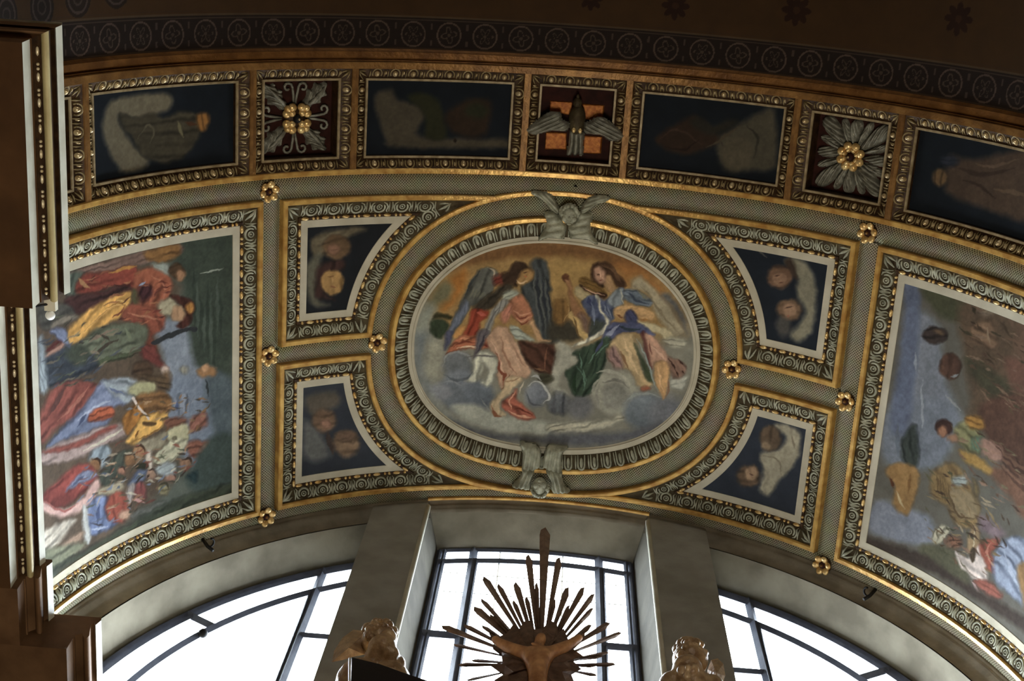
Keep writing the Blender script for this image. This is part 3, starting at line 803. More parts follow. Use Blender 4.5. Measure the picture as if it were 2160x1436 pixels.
    p.poly(B([(520,760),(620,740),(740,800),(900,720),(960,640),(1020,640),(1020,800),(900,900),(880,1050),(840,1100),(780,1250),(640,1300),(530,1320),(560,1050),(440,850)]), (70, 78, 104), 3)
    p.poly(B([(560,1080),(760,1090),(700,1240),(540,1300)]), (62, 66, 60), 5); p.poly(B([(400,1000),(520,1020),(520,1250),(460,1180)]), (104, 84, 72), 5)
    p.line(B([(560,820),(600,1000),(600,1150)]), (96, 106, 130), 6); p.line(B([(520,780),(560,880)]), (52, 58, 96), 8)
    p.poly(B([(840,720),(960,640),(1010,650),(1000,850),(900,900),(780,830)]), (112, 119, 122), 3); p.line(B([(980,650),(1000,760),(1010,840)]), (152, 152, 138), 4)
    for k in range(4): p.line(B([(740+k*30, 860+k*20), (800+k*20, 960+k*10), (850, 1060)]), (58, 66, 86) if k % 2 else (104, 112, 128), 4)
    p.poly(B([(1020,650),(1180,670),(1320,760),(1405,830),(1380,880),(1250,885),(1120,845),(1030,790)]), (88, 98, 108), 3); p.line(B([(1060,700),(1200,800),(1360,850)]), (62, 70, 84), 5); p.line(B([(1200,690),(1320,780)]), (112, 112, 96), 5)
    p.poly(B([(940,870),(1080,855),(1250,905),(1400,935),(1445,1030),(1380,1095),(1250,1060),(1150,960),(1060,960),(1000,1060),(900,1020),(890,930)]), (174, 140, 97), 3, 1, True, (0, -1, .1)); p.line(B([(1180,1060),(1400,1080)]), (138, 102, 62), 4); p.line(B([(920,1000),(1010,1040)]), (112, 78, 52), 3)
    p.poly(B([(1020,1000),(1100,930),(1190,1010),(1200,1110),(1080,1135)]), (60, 63, 95), 3)
    p.poly(B([(400,590),(430,590),(560,690),(770,720),(740,785),(600,740),(450,650)]), (56, 40, 31), 2); p.line(B([(430,610),(560,690),(750,745)]), (180, 144, 118), 3)
    p.poly(B([(620,755),(660,755),(740,950),(825,1060),(800,1150),(740,1275),(480,1405),(300,1450),(480,1350),(680,1230),(775,1090),(690,940)]), (174, 170, 152), 2)
    p.poly(B([(1200,1075),(1300,1105),(1520,1165),(1700,1265),(1745,1385),(1640,1385),(1500,1260),(1300,1185)]), (174, 163, 130), 3)
    p.poly(B([(840,1130),(960,1105),(1200,1110),(1330,1180),(1440,1260),(1380,1295),(1200,1240),(960,1260),(840,1340),(740,1425),(690,1410),(760,1260)]), (70, 76, 112), 3); p.line(B([(960,1140),(840,1240),(760,1340)]), (118, 124, 148), 7); p.line(B([(960,1160),(1100,1200),(1240,1200)]), (52, 62, 70), 8)
    p.poly(D([(1360,100),(1500,60),(1640,90),(1640,160),(1500,190)]), (150, 147, 130), 4)
    # green cloak and legs
    p.poly(D([(560,130),(720,50),(700,250),(650,450),(560,640),(480,760),(380,775),(280,750),(200,560),(190,460),(320,400),(330,310),(270,260)]), (56, 68, 55), 3)
    for q in ([(350,260),(390,440),(440,600)], [(560,300),(700,140)], [(330,420),(410,560),(420,700)], [(600,200),(460,380)]): p.line(D(q), (88, 114, 96), 3)
    p.line(D([(320,480),(290,640),(330,740)]), (42, 56, 40), 9); p.line(D([(640,100),(560,260)]), (62, 68, 104), 7)
    p.poly(D([(720,130),(860,20),(990,20),(1030,140),(1080,330),(1130,520),(1245,620),(1190,665),(1070,650),(980,480),(880,440),(740,390),(690,270)]), (164, 142, 106), 3, 1, True, (.7, -.3, .1))
    p.poly(D([(700,260),(770,160),(850,260),(880,440),(740,395)]), (126, 101, 95), 5); p.line(D([(860,230),(900,340),(960,450)]), (120, 92, 66), 6)
    p.blob(D([(1150,680)])[0], (10, 5), (142, 88, 66), 3)
    p.poly(D([(1020,130),(1100,280),(1210,480),(1250,610),(1160,570),(1100,380)]), (68, 76, 56), 3)
    p.poly(D([(1110,10),(1180,30),(1260,330),(1210,450),(1160,250)]), (94, 60, 54), 3)
    p.poly(D([(1160,30),(1280,80),(1380,220),(1445,360),(1300,360),(1240,440),(1200,250)]), (166, 131, 110), 3, 1, True, (.5, -.5, .15)); p.line(D([(1200,120),(1240,280)]), (112, 76, 66), 4)
    p.poly(D([(1300,355),(1440,365),(1465,470),(1425,660),(1385,790),(1350,805),(1280,620),(1255,480)]), (166, 132, 92), 3, 1, True, (.5, 0, .1)); p.line(D([(1440,560),(1430,700),(1400,790)]), (116, 92, 74), 5)
    p.line(D([(1040,80),(1150,270),(1240,560),(1310,720)]), (128, 138, 132), 4)
    p.poly(D([(1420,310),(1520,330),(1630,390),(1655,470),(1560,565),(1480,520)]), (124, 98, 84), 3)
    for q in ([(1430,320),(1480,400),(1520,460)], [(1520,470),(1560,550)], [(1560,350),(1620,400)], [(1600,470),(1630,500)]): p.line(D(q), (64, 46, 38), 4)
    for q, cc, wd in (([(560,500),(640,470),(760,480),(860,520),(950,600),(1000,700)], (150,148,134), 7), ([(520,760),(540,640),(620,560)], (142,140,128), 6), ([(640,620),(760,580),(880,600),(960,680)], (104,102,94), 5), ([(900,860),(1000,780),(1180,740),(1340,790)], (132,136,132), 5), ([(600,640),(560,800),(620,960)], (124,122,112), 5)): p.line(D(q), cc, wd, .8)
    for q, cc, wd in (([(420,420),(470,300),(600,240),(730,280),(790,380)], (128,130,128), 5), ([(440,520),(560,590),(700,560),(780,480)], (80,84,88), 5), ([(350,640),(500,600),(660,640)], (122,126,128), 4), ([(1420,720),(1500,860),(1660,900)], (78,80,84), 5), ([(880,800),(960,900),(1010,960)], (122,124,120), 4), ([(1720,700),(1780,680),(1838,690)], (136,132,120), 4)): p.line(C(q), cc, wd, .8)
    for q, cc, wd in (([(700,300),(900,280),(1080,300)], (86,82,80), 4), ([(1130,60),(1170,260),(1240,420),(1310,520)], (128,94,74), 5), ([(1010,110),(1090,260),(1130,420)], (184,152,128), 4), ([(1260,140),(1340,300),(1420,420)], (138,106,86), 4), ([(1150,600),(1260,600),(1360,560)], (138,108,82), 4)): p.line(C(q), cc, wd, .8)
    for q, cc, wd in (([(900,70),(940,220),(1010,380),(1090,540)], (190,166,128), 6), ([(1310,400),(1330,560),(1370,720)], (190,156,114), 5), ([(480,200),(420,340),(380,500)], (40,50,40), 5), ([(620,260),(560,420),(500,560)], (44,56,46), 5), ([(1240,180),(1330,260),(1400,350)], (186,154,132), 5)): p.line(D(q), cc, wd, .8)
    p.build('painting', root, gain=1.5, contrast=1.12, inside=lambda U, V: (np.abs((U-OC[0])/.362)**2.25+np.abs((V-OC[1])/.281)**2.25) < 1)

def paint_left(root, inside=None):
    p = Painting(-1.46, -.815, .69, 1.36, .00165, (86, 90, 80), .003, 23)
    A, B = crop(0, 400, 3.42), crop(0, 800, 3.42)
    p.poly(A([(300,560),(1000,520),(1300,700),(1180,1000),(1250,1436),(1300,1900),(1100,2250),(300,2700)]), (88, 74, 60), 14)
    p.poly(A([(1250,380),(1680,330),(1650,1436),(1480,1436),(1330,1000),(1330,700)]), (66, 73, 62), 8)
    for k in range(9): p.line(A([(1400+k*24, 560+((k*97) % 300)), (1402+k*24, 1000+((k*57) % 380))]), (84, 92, 82) if k % 2 else (52, 60, 50), 7, .6)
    p.poly(A([(1130,1000),(1330,930),(1400,1250),(1540,1300),(1600,1436),(1230,1436),(1180,1200)]), (122, 129, 140), 9)
    p.poly(B([(1230,0),(1480,0),(1560,200),(1540,520),(1380,640),(1200,300)]), (112, 122, 138), 9); p.poly(B([(1480,0),(1680,0),(1680,420),(1560,420)]), (82, 92, 96), 10)
    p.poly(A([(480,600),(1000,450),(1290,395),(1290,470),(1000,545),(600,610)]), (118, 94, 82), 4)
    p.poly(A([(1060,440),(1270,395),(1295,460),(1200,530),(1060,500)]), (126, 92, 54), 4)
    p.poly(A([(480,620),(610,600),(590,720),(480,780)]), (82, 88, 76), 5)
    p.poly(A([(600,620),(780,590),(960,555),(1000,640),(960,710),(800,695),(640,755),(540,725)]), (126, 64, 51), 4, 1, True, (.2, -.8, .2)); p.line(A([(780,600),(900,570),(980,555)]), (172, 122, 64), 7); p.line(A([(570,640),(640,720)]), (160, 118, 80), 8)
    p.poly(A([(480,770),(650,750),(900,690),(950,745),(760,835),(560,900),(470,900)]), (70, 46, 42), 4)
    p.poly(A([(890,745),(955,760),(890,900),(710,1000),(520,1120),(480,1050),(560,930),(720,815)]), (187, 141, 76), 4)
    for k in range(7): p.line(A([(560+k*40, 1060-k*38), (720+k*26, 920-k*20), (880+k*8, 800+k*8)]), (150, 104, 52) if k % 2 else (208, 166, 100), 3, .8)
    p.poly(A([(980,600),(1100,555),(1200,590),(1245,700),(1200,790),(1080,885),(990,880),(955,740)]), (142, 84, 62), 4, 1, True, (.5, -.4, .15)); p.poly(A([(1000,700),(1080,690),(1105,760),(1010,805)]), (72, 44, 44), 5); p.line(A([(1000,690),(1050,660)]), (120, 132, 158), 6); p.line(A([(1100,620),(1190,700),(1180,780)]), (172, 110, 84), 5)
    p.poly(A([(1090,540),(1200,535),(1245,620),(1180,605)]), (138, 142, 132), 4)
    p.blob(A([(1275,585)])[0], (17, 16), (82, 62, 43), 3); p.blob(A([(1305,615)])[0], (10, 12), (156, 116, 86), 3)
    p.poly(A([(950,720),(990,740),(1000,840),(960,830)]), (84, 80, 56), 4)
    p.poly(A([(880,880),(960,825),(1100,855),(1195,900),(1180,1000),(1100,1060),(1130,1160),(1050,1195),(1010,1100),(1060,1000),(900,945)]), (124, 71, 54), 4, 1, True, (.3, -.8, .2)); p.line(A([(920,890),(1060,920),(1160,940)]), (164, 108, 82), 5)
    p.poly(A([(1020,1120),(1110,1140),(1180,1250),(1215,1290),(1100,1255),(1020,1200)]), (108, 58, 51), 4); p.blob(A([(1190,1295)])[0], 9, (186, 162, 146), 3)
    p.poly(A([(1130,840),(1225,775),(1280,840),(1200,915)]), (152, 142, 116), 4)
    p.poly(A([(1225,765),(1380,795),(1395,880),(1345,995),(1270,985),(1340,870)]), (72, 43, 34), 3); p.blob(A([(1285,890)])[0], (15, 17), (163, 128, 97), 3); p.blob(A([(1370,850)])[0], (8, 12), (176, 124, 66), 3)
    p.line(A([(1110,1110),(1250,1040),(1410,1000)]), (52, 52, 52), 10, 1, False)
    p.poly(A([(900,960),(1060,980),(1045,1120),(860,1205),(640,1245),(480,1160),(560,1110),(700,1000)]), (94, 97, 79), 4)
    for q, cc in (([(640,1100),(720,1050),(850,1000)], (120, 102, 86)), ([(680,1190),(770,1120),(850,1080)], (70, 62, 50)), ([(650,1160),(720,1180)], (126, 112, 94)), ([(720,1040),(790,1090)], (66, 60, 48)), ([(900,1000),(960,1080)], (112, 116, 92))): p.line(A(q), cc, 7)
    p.line(A([(620,1290),(760,1230),(1010,1160)]), (78, 84, 62), 12); p.line(A([(740,1250),(1000,1180)]), (56, 58, 42), 5)
    p.poly(A([(320,1210),(460,1130),(640,1180),(710,1270),(600,1350),(480,1390),(330,1420)]), (56, 60, 66), 5); p.blob(A([(560,1190)])[0], (26, 22), (66, 70, 58), 6)
    p.poly(A([(330,1190),(450,1085),(475,1120),(420,1165),(340,1205)]), (154, 118, 102), 3); p.poly(A([(320,1160),(440,1065),(465,1090),(380,1150)]), (88, 46, 41), 3)
    p.poly(A([(280,850),(480,825),(535,930),(360,1005),(290,1000)]), (76, 73, 66), 4); p.poly(A([(400,940),(530,900),(545,930),(380,1005)]), (122, 112, 98), 4); p.poly(A([(360,1020),(470,1010),(500,1130),(460,1100)]), (108, 118, 152), 4)
    p.poly(A([(280,1080),(320,1100),(340,1436),(280,1436)]), (130, 138, 142), 5)
    p.blob(A([(1490,1315)])[0], (22, 11), (150, 112, 76), 4); p.blob(A([(1480,1290)])[0], (7, 9), (192, 148, 110), 3); p.blob(A([(1330,1300)])[0], (9, 10), (136, 132, 118), 4)
    p.line(A([(1450,605),(1530,590),(1610,570)]), (150, 156, 142), 3); p.line(B([(1485,0),(1500,120)]), (56, 60, 60), 5)
    # lower group
    p.poly(B([(290,280),(420,30),(700,30),(650,130),(560,260),(400,360),(300,460)]), (126, 72, 62), 5); p.line(B([(420,300),(560,160),(640,60)]), (152, 96, 80), 7); p.line(B([(350,260),(470,60)]), (92, 60, 54), 8)
    p.poly(B([(600,200),(740,10),(830,30),(945,80),(900,180),(830,200),(760,330),(520,420),(340,490),(420,380)]), (104, 114, 146), 4, 1, True, (0, -1, .15)); p.line(B([(560,300),(700,190),(800,150)]), (150, 156, 176), 6); p.line(B([(560,340),(620,260)]), (70, 80, 118), 7)
    p.poly(B([(740,10),(950,-10),(1000,90),(920,170),(820,120)]), (136, 142, 146), 4); p.line(B([(780,60),(900,110)]), (92, 104, 142), 6)
    p.blob(A([(1030,1300)])[0], (22, 20), (78, 60, 44), 5); p.blob(A([(1200,1360)])[0], (10, 16), (104, 82, 60), 5)
    p.poly(B([(945,40),(1110,15),(1115,90),(1010,125),(935,105)]), (153, 148, 112), 4); p.poly(B([(980,-30),(1180,-30),(1230,60),(1180,90),(1110,20)]), (82, 66, 48), 5)
    p.poly(B([(975,130),(1150,85),(1240,150),(1205,245),(1050,245)]), (120, 88, 55), 4)
    p.poly(B([(640,260),(700,205),(815,195),(825,250),(740,295),(645,305)]), (142, 76, 52), 3, 1, True, (0, -1, .2))
    p.poly(B([(310,520),(560,400),(780,330),(915,320),(905,400),(760,475),(560,575),(310,610)]), (148, 128, 121), 4); p.poly(B([(310,520),(600,430),(800,330),(830,345),(620,465),(420,525)]), (130, 74, 64), 3); p.line(B([(600,520),(760,430),(900,350)]), (184, 174, 154), 6)
    p.poly(B([(880,290),(960,200),(1000,155),(1065,280),(980,330),(920,400)]), (142, 96, 46), 3); p.poly(B([(1030,260),(1205,245),(1155,360),(1040,420),(960,475),(905,450),(960,380)]), (198, 152, 82), 3); p.poly(B([(1030,315),(1120,310),(1110,335),(1040,340)]), (88, 66, 40), 2); p.line(B([(960,440),(1100,390),(1170,330)]), (128, 92, 48), 3); p.line(B([(970,420),(1000,370)]), (120, 82, 40), 4)
    p.line(B([(960,140),(1070,285)]), (192, 176, 166), 5, 1, False)
    p.poly(B([(1250,130),(1350,105),(1365,220),(1270,255)]), (112, 118, 130), 3); p.line(B([(1280,150),(1270,230)]), (70, 86, 130), 6)
    p.poly(B([(1370,290),(1480,240),(1490,330),(1380,390)]), (130, 88, 74), 4); p.poly(B([(1340,460),(1520,445),(1530,530),(1400,575)]), (120, 80, 65), 4); p.blob(B([(1490,490)])[0], (11, 9), (152, 112, 90), 3); p.poly(B([(1190,280),(1340,280),(1330,330),(1210,360)]), (112, 76, 60), 4)
    p.poly(B([(1200,380),(1345,320),(1360,440),(1250,475)]), (167, 160, 127), 3, 1, True, (-.5, -.6, .1)); p.poly(B([(1110,560),(1200,455),(1330,420),(1345,480),(1240,590),(1130,615)]), (162, 157, 132), 3, 1, True, (-.4, -.7, .12)); p.blob(B([(1265,430)])[0], 5, (112, 104, 84), 2)
    p.poly(B([(980,460),(1120,420),(1200,380),(1180,470),(1080,520)]), (140, 130, 108), 4); p.poly(B([(1050,520),(1090,520),(1100,660),(1070,660)]), (186, 172, 156), 4)
    p.poly(B([(720,690),(860,520),(925,540),(900,660),(790,770),(735,755)]), (68, 71, 61), 3); p.poly(B([(640,590),(700,490),(790,480),(790,560),(740,640)]), (122, 132, 138), 4)
    for x, y, r, cc in ((690, 610, 13, (126, 92, 62)), (1000, 520, 14, (142, 106, 76)), (880, 660, 9, (142, 102, 82)), (1090, 690, 12, (146, 116, 96)), (1180, 790, 13, (126, 116, 86)), (1230, 710, 10, (150, 112, 94)), (940, 580, 13, (130, 96, 66)), (1340, 610, 14, (136, 104, 82))):
        p.blob(B([(x, y)])[0], r, cc, 3, 1, (-.4, -.7, .15)); p.line(B([(x-r*2, y-r*2.4), (x+r*1.5, y-r*3), (x+r*3, y)]), [c*.5 for c in cc], 6)
    p.poly(B([(980,620),(1060,600),(1060,640),(990,650)]), (50, 48, 34), 2); p.poly(B([(920,760),(1000,660),(1060,660),(1020,740)]), (84, 96, 124), 4); p.poly(B([(960,780),(1030,740),(1050,850),(980,850)]), (122, 70, 66), 4); p.poly(B([(1120,640),(1250,590),(1260,680),(1150,690)]), (142, 148, 148), 4); p.poly(B([(900,900),(930,760),(970,760),(950,900)]), (150, 140, 134), 4)
    p.poly(B([(300,870),(420,720),(600,605),(705,680),(660,760),(560,850),(420,930)]), (122, 61, 54), 4, 1, True, (0, -1, .2)); p.poly(B([(470,805),(600,660),(705,690),(560,755)]), (110, 116, 142), 3); p.line(B([(510,770),(610,690)]), (74, 84, 118), 5)
    p.poly(B([(300,880),(420,935),(560,885),(700,715),(715,800),(645,900),(560,965),(430,995),(310,950)]), (187, 152, 142), 4); p.line(B([(330,890),(450,950),(560,900)]), (150, 92, 84), 6)
    p.poly(B([(680,860),(780,850),(770,1000),(850,1040),(700,1115),(640,1105),(615,980)]), (90, 106, 152), 4, 1, True, (-.4, -.7, .15)); p.line(B([(720,900),(700,1040)]), (64, 78, 122), 7); p.line(B([(660,1080),(780,1060)]), (140, 150, 180), 6)
    p.poly(B([(780,840),(880,805),(925,930),(880,1035),(775,1000)]), (142, 75, 60), 4); p.blob(B([(900,980)])[0], (14, 10), (168, 134, 112), 4); p.line(B([(960,860),(1040,890)]), (176, 132, 124), 7)
    p.poly(B([(720,780),(880,740),(880,800),(720,840)]), (158, 146, 122), 4)
    p.poly(B([(595,930),(630,925),(650,1165),(610,1160)]), (168, 168, 163), 3); p.poly(B([(310,1100),(540,1000),(505,1080),(400,1195),(310,1260)]), (168, 158, 143), 4); p.poly(B([(440,1190),(600,1090),(565,1185),(480,1215)]), (152, 126, 106), 4)
    p.poly(B([(300,1250),(450,1195),(620,1180),(500,1300),(310,1400)]), (106, 106, 86), 5); p.poly(B([(960,960),(1150,880),(1180,900),(960,1010)]), (92, 92, 84), 5)
    p.poly(B([(1350,700),(1520,420),(1680,420),(1680,800),(1400,800)]), (68, 78, 72), 7); p.poly(B([(1340,700),(1420,660),(1420,750)]), (44, 62, 62), 4)
    dabs(p, B, [(620,480),(1150,400),(1500,480),(1300,760),(1000,960),(700,1080),(560,900)], 120, [(146,132,112), (124,74,60), (72,74,58), (96,106,128), (166,156,136), (60,50,40), (140,106,80)], 5, (14, 46), (-1.1, .4))
    dabs(p, B, [(880,120),(1500,120),(1480,420),(1000,330)], 45, [(130,96,66), (84,70,52), (112,116,126), (150,120,90)], 6, (14, 40), (-1.2, .3))
    dabs(p, A, [(300,860),(900,1000),(1050,1150),(700,1400),(320,1436)], 60, [(84,86,68), (64,60,50), (112,100,82), (70,72,80)], 7, (20, 60), (-.9, -.2))
    dabs(p, A, [(560,600),(1000,560),(1240,640),(1180,980),(900,960),(700,780)], 40, [(110,56,46), (150,92,66), (80,46,40), (160,110,76)], 8, (20, 50), (-.9, .3))
    p.poly(B([(290,1410),(640,1215),(1000,1005),(1300,855),(1680,745),(1680,830),(1000,1065),(640,1255),(300,1450)]), (60, 64, 50), 5)
    p.build('painting', root, inside, 1.08, contrast=1.14)

def paint_right(root, inside=None):
    p = Painting(.815, 1.44, .69, 1.36, .0019, (100, 96, 86), .003, 37)
    A, B = crop(1500, 420, 2.991), crop(1500, 860, 2.991)
    p.poly(A([(1260,740),(1440,800),(1460,1000),(1500,1200),(1580,1436),(1200,1436)]), (119, 123, 131), 9); p.poly(B([(1130,-20),(1520,-20),(1460,350),(1100,350)]), (114, 120, 130), 9)
    p.poly(A([(1220,520),(1310,540),(1300,1000),(1240,1436),(1130,1436),(1190,1000),(1220,700)]), (94, 104, 131), 7)
    p.poly(A([(1320,540),(1500,560),(1720,640),(1620,780),(1440,730)]), (78, 78, 57), 8)
    p.poly(A([(1580,650),(2000,690),(2600,900),(2600,1700),(1700,1436),(1640,1250),(1600,1000)]), (94, 77, 60), 10); p.poly(A([(1974,700),(2400,900),(2600,1600),(2000,1300)]), (104, 80, 64), 12)
    p.poly(A([(1640,800),(1760,770),(1810,880),(1780,945),(1650,900)]), (117, 93, 72), 5); p.poly(A([(1650,660),(1740,680),(1800,720),(1720,740)]), (120, 104, 86), 5); p.line(A([(1640,650),(1670,720)]), (60, 52, 38), 8); p.line(A([(1740,810),(1760,910)]), (138, 116, 92), 6)
    p.poly(A([(1330,865),(1380,800),(1470,820),(1490,880),(1400,915)]), (62, 52, 47), 3); p.poly(A([(1400,830),(1450,820),(1460,860)]), (104, 84, 64), 3)
    p.blob(A([(1508,1052)])[0], (24, 29), (84, 61, 49), 3, 1, (-.6, .2, .2)); p.line(A([(1520,1120),(1560,1100)]), (128, 130, 130), 6)
    p.poly(A([(1590,1000),(1800,1100),(2000,1300),(2100,1500),(1760,1260)]), (72, 68, 51), 7); p.poly(A([(1850,1000),(2000,1050),(2000,1260),(1900,1180)]), (106, 76, 62), 7)
    p.line(A([(1332,1140),(1330,1300),(1334,1440)]), (144, 150, 156), 5); p.line(A([(1290,960),(1290,1100)]), (132, 140, 152), 6); p.line(A([(1480,1240),(1570,1330)]), (140, 142, 140), 6)
    p.poly(B([(1700,-30),(2100,-30),(2300,700),(2000,620),(1880,400),(1760,250)]), (90, 65, 52), 8); p.poly(B([(1740,380),(2000,440),(2200,800),(1990,720),(1880,560)]), (117, 86, 68), 7)
    for k in range(6): p.line(B([(1760+k*20, 200+k*40), (1900+k*20, 340+k*40), (2050+k*20, 420+k*40)]), (70, 50, 42) if k % 2 else (124, 94, 74), 8, .6)
    p.poly(B([(1210,180),(1290,105),(1310,340),(1250,385),(1200,300)]), (60, 65, 60), 5); p.line(B([(1175,100),(1180,300)]), (98, 106, 118), 8)
    p.poly(B([(1040,590),(1200,620),(1390,700),(1380,860),(1010,790)]), (123, 127, 139), 7)
    p.poly(B([(1105,400),(1180,345),(1305,395),(1295,540),(1230,680),(1145,600),(1160,500)]), (150, 116, 72), 4); p.line(B([(1130,440),(1150,500)]), (92, 58, 36), 6); p.line(B([(1170,520),(1220,640)]), (186, 164, 122), 5); p.line(B([(1260,420),(1240,540)]), (124, 92, 54), 6)
    p.poly(B([(1530,140),(1620,85),(1715,180),(1695,285),(1600,265)]), (118, 115, 81), 4, 1, True, (-.4, -.6, .15)); p.poly(B([(1640,190),(1715,185),(1700,270),(1650,260)]), (92, 112, 92), 4); p.poly(B([(1600,65),(1685,55),(1725,120),(1640,135)]), (152, 112, 57), 4); p.poly(B([(1565,265),(1680,305),(1765,380),(1745,415),(1600,335)]), (166, 131, 72), 4)
    p.blob(B([(1470,125)])[0], (18, 17), (68, 48, 41), 3); p.blob(B([(1462,152)])[0], (10, 12), (154, 110, 84), 3); p.poly(B([(1490,180),(1545,160),(1560,210),(1510,215)]), (146, 110, 86), 4)
    p.poly(B([(1705,195),(1825,255),(1830,335),(1720,305)]), (152, 118, 102), 4)
    p.poly(B([(1385,420),(1480,350),(1570,380),(1650,520),(1700,640),(1665,750),(1555,745),(1480,620),(1395,560)]), (128, 105, 70), 5); p.poly(B([(1495,520),(1640,535),(1685,680),(1555,695)]), (141, 123, 93), 4)
    for k in range(5): p.line(B([(1420+k*16, 420+k*14), (1440+k*20, 560+k*20)]), (94, 76, 48), 4, .8)
    p.line(B([(1500,540),(1560,680),(1660,700)]), (92, 74, 50), 5); p.poly(B([(1520,440),(1600,430),(1610,490),(1545,490)]), (142, 148, 144), 4); p.line(B([(1700,590),(1800,640)]), (140, 126, 106), 6); p.poly(B([(1650,440),(1690,520),(1670,560)]), (112, 96, 66), 4)
    p.poly(B([(1395,790),(1450,735),(1505,760),(1465,845),(1405,855)]), (168, 161, 138), 3); p.line(B([(1420,760),(1440,830)]), (112, 104, 84), 4); p.blob(B([(1530,850)])[0], (18, 15), (120, 86, 66), 4)
    p.poly(B([(1335,860),(1540,900),(1625,1060),(1605,1140),(1450,1050),(1320,960)]), (89, 87, 67), 6)
    p.poly(B([(1635,760),(1685,755),(1695,900),(1615,905)]), (152, 127, 93), 3); p.line(B([(1660,760),(1650,900)]), (196, 176, 142), 3)
    p.poly(B([(1540,900),(1620,950),(1705,860),(1745,1085),(1700,1105),(1580,1005)]), (197, 182, 172), 3); p.blob(B([(1652,930)])[0], (6, 15), (74, 61, 45), 2); p.line(B([(1560,930),(1620,1030),(1700,1090)]), (150, 136, 124), 4)
    p.poly(B([(1690,860),(1800,815),(1815,860),(1765,920),(1835,985),(1800,1045),(1740,1005)]), (142, 81, 65), 3); p.line(B([(1760,850),(1740,930),(1790,1010)]), (174, 112, 92), 5)
    p.poly(B([(1805,880),(1945,815),(2100,1000),(2150,1350),(1880,1175),(1780,1065)]), (129, 141, 167), 5); p.line(B([(1850,900),(1900,1060),(1960,1160)]), (158, 168, 188), 7); p.poly(B([(1700,680),(1780,720),(1860,800),(1790,820),(1700,760)]), (122, 104, 108), 6)
    p.poly(B([(1655,1100),(1740,1085),(1835,1180),(1785,1205)]), (142, 86, 72), 4); p.line(B([(1640,1090),(1700,1180)]), (176, 150, 146), 5)
    p.poly(B([(1935,1000),(2060,1000),(2100,1300),(1990,1290)]), (150, 116, 76), 5)
    dabs(p, B, [(1350,380),(1720,400),(1900,700),(1800,1050),(1500,1000),(1330,820)], 90, [(132,110,76), (92,74,52), (150,132,104), (84,82,60), (70,54,42), (122,96,80)], 9, (14, 46), (.2, 1.3))
    dabs(p, A, [(1560,620),(2100,760),(2300,1436),(1750,1300),(1560,1000)], 90, [(96,74,58), (76,62,46), (116,92,74), (70,66,48), (128,106,86)], 10, (18, 60), (.2, 1.1))
    dabs(p, B, [(1500,60),(1900,240),(2100,700),(1760,600),(1560,300)], 50, [(116,88,72), (84,60,48), (140,108,90), (120,112,84)], 11, (16, 50), (.3, 1.1))
    p.poly(B([(990,820),(1340,925),(1560,1075),(2200,1450),(2200,1560),(1500,1095),(990,870)]), (68, 57, 49), 6)
    p.build('painting', root, inside, 1.0, contrast=1.1)

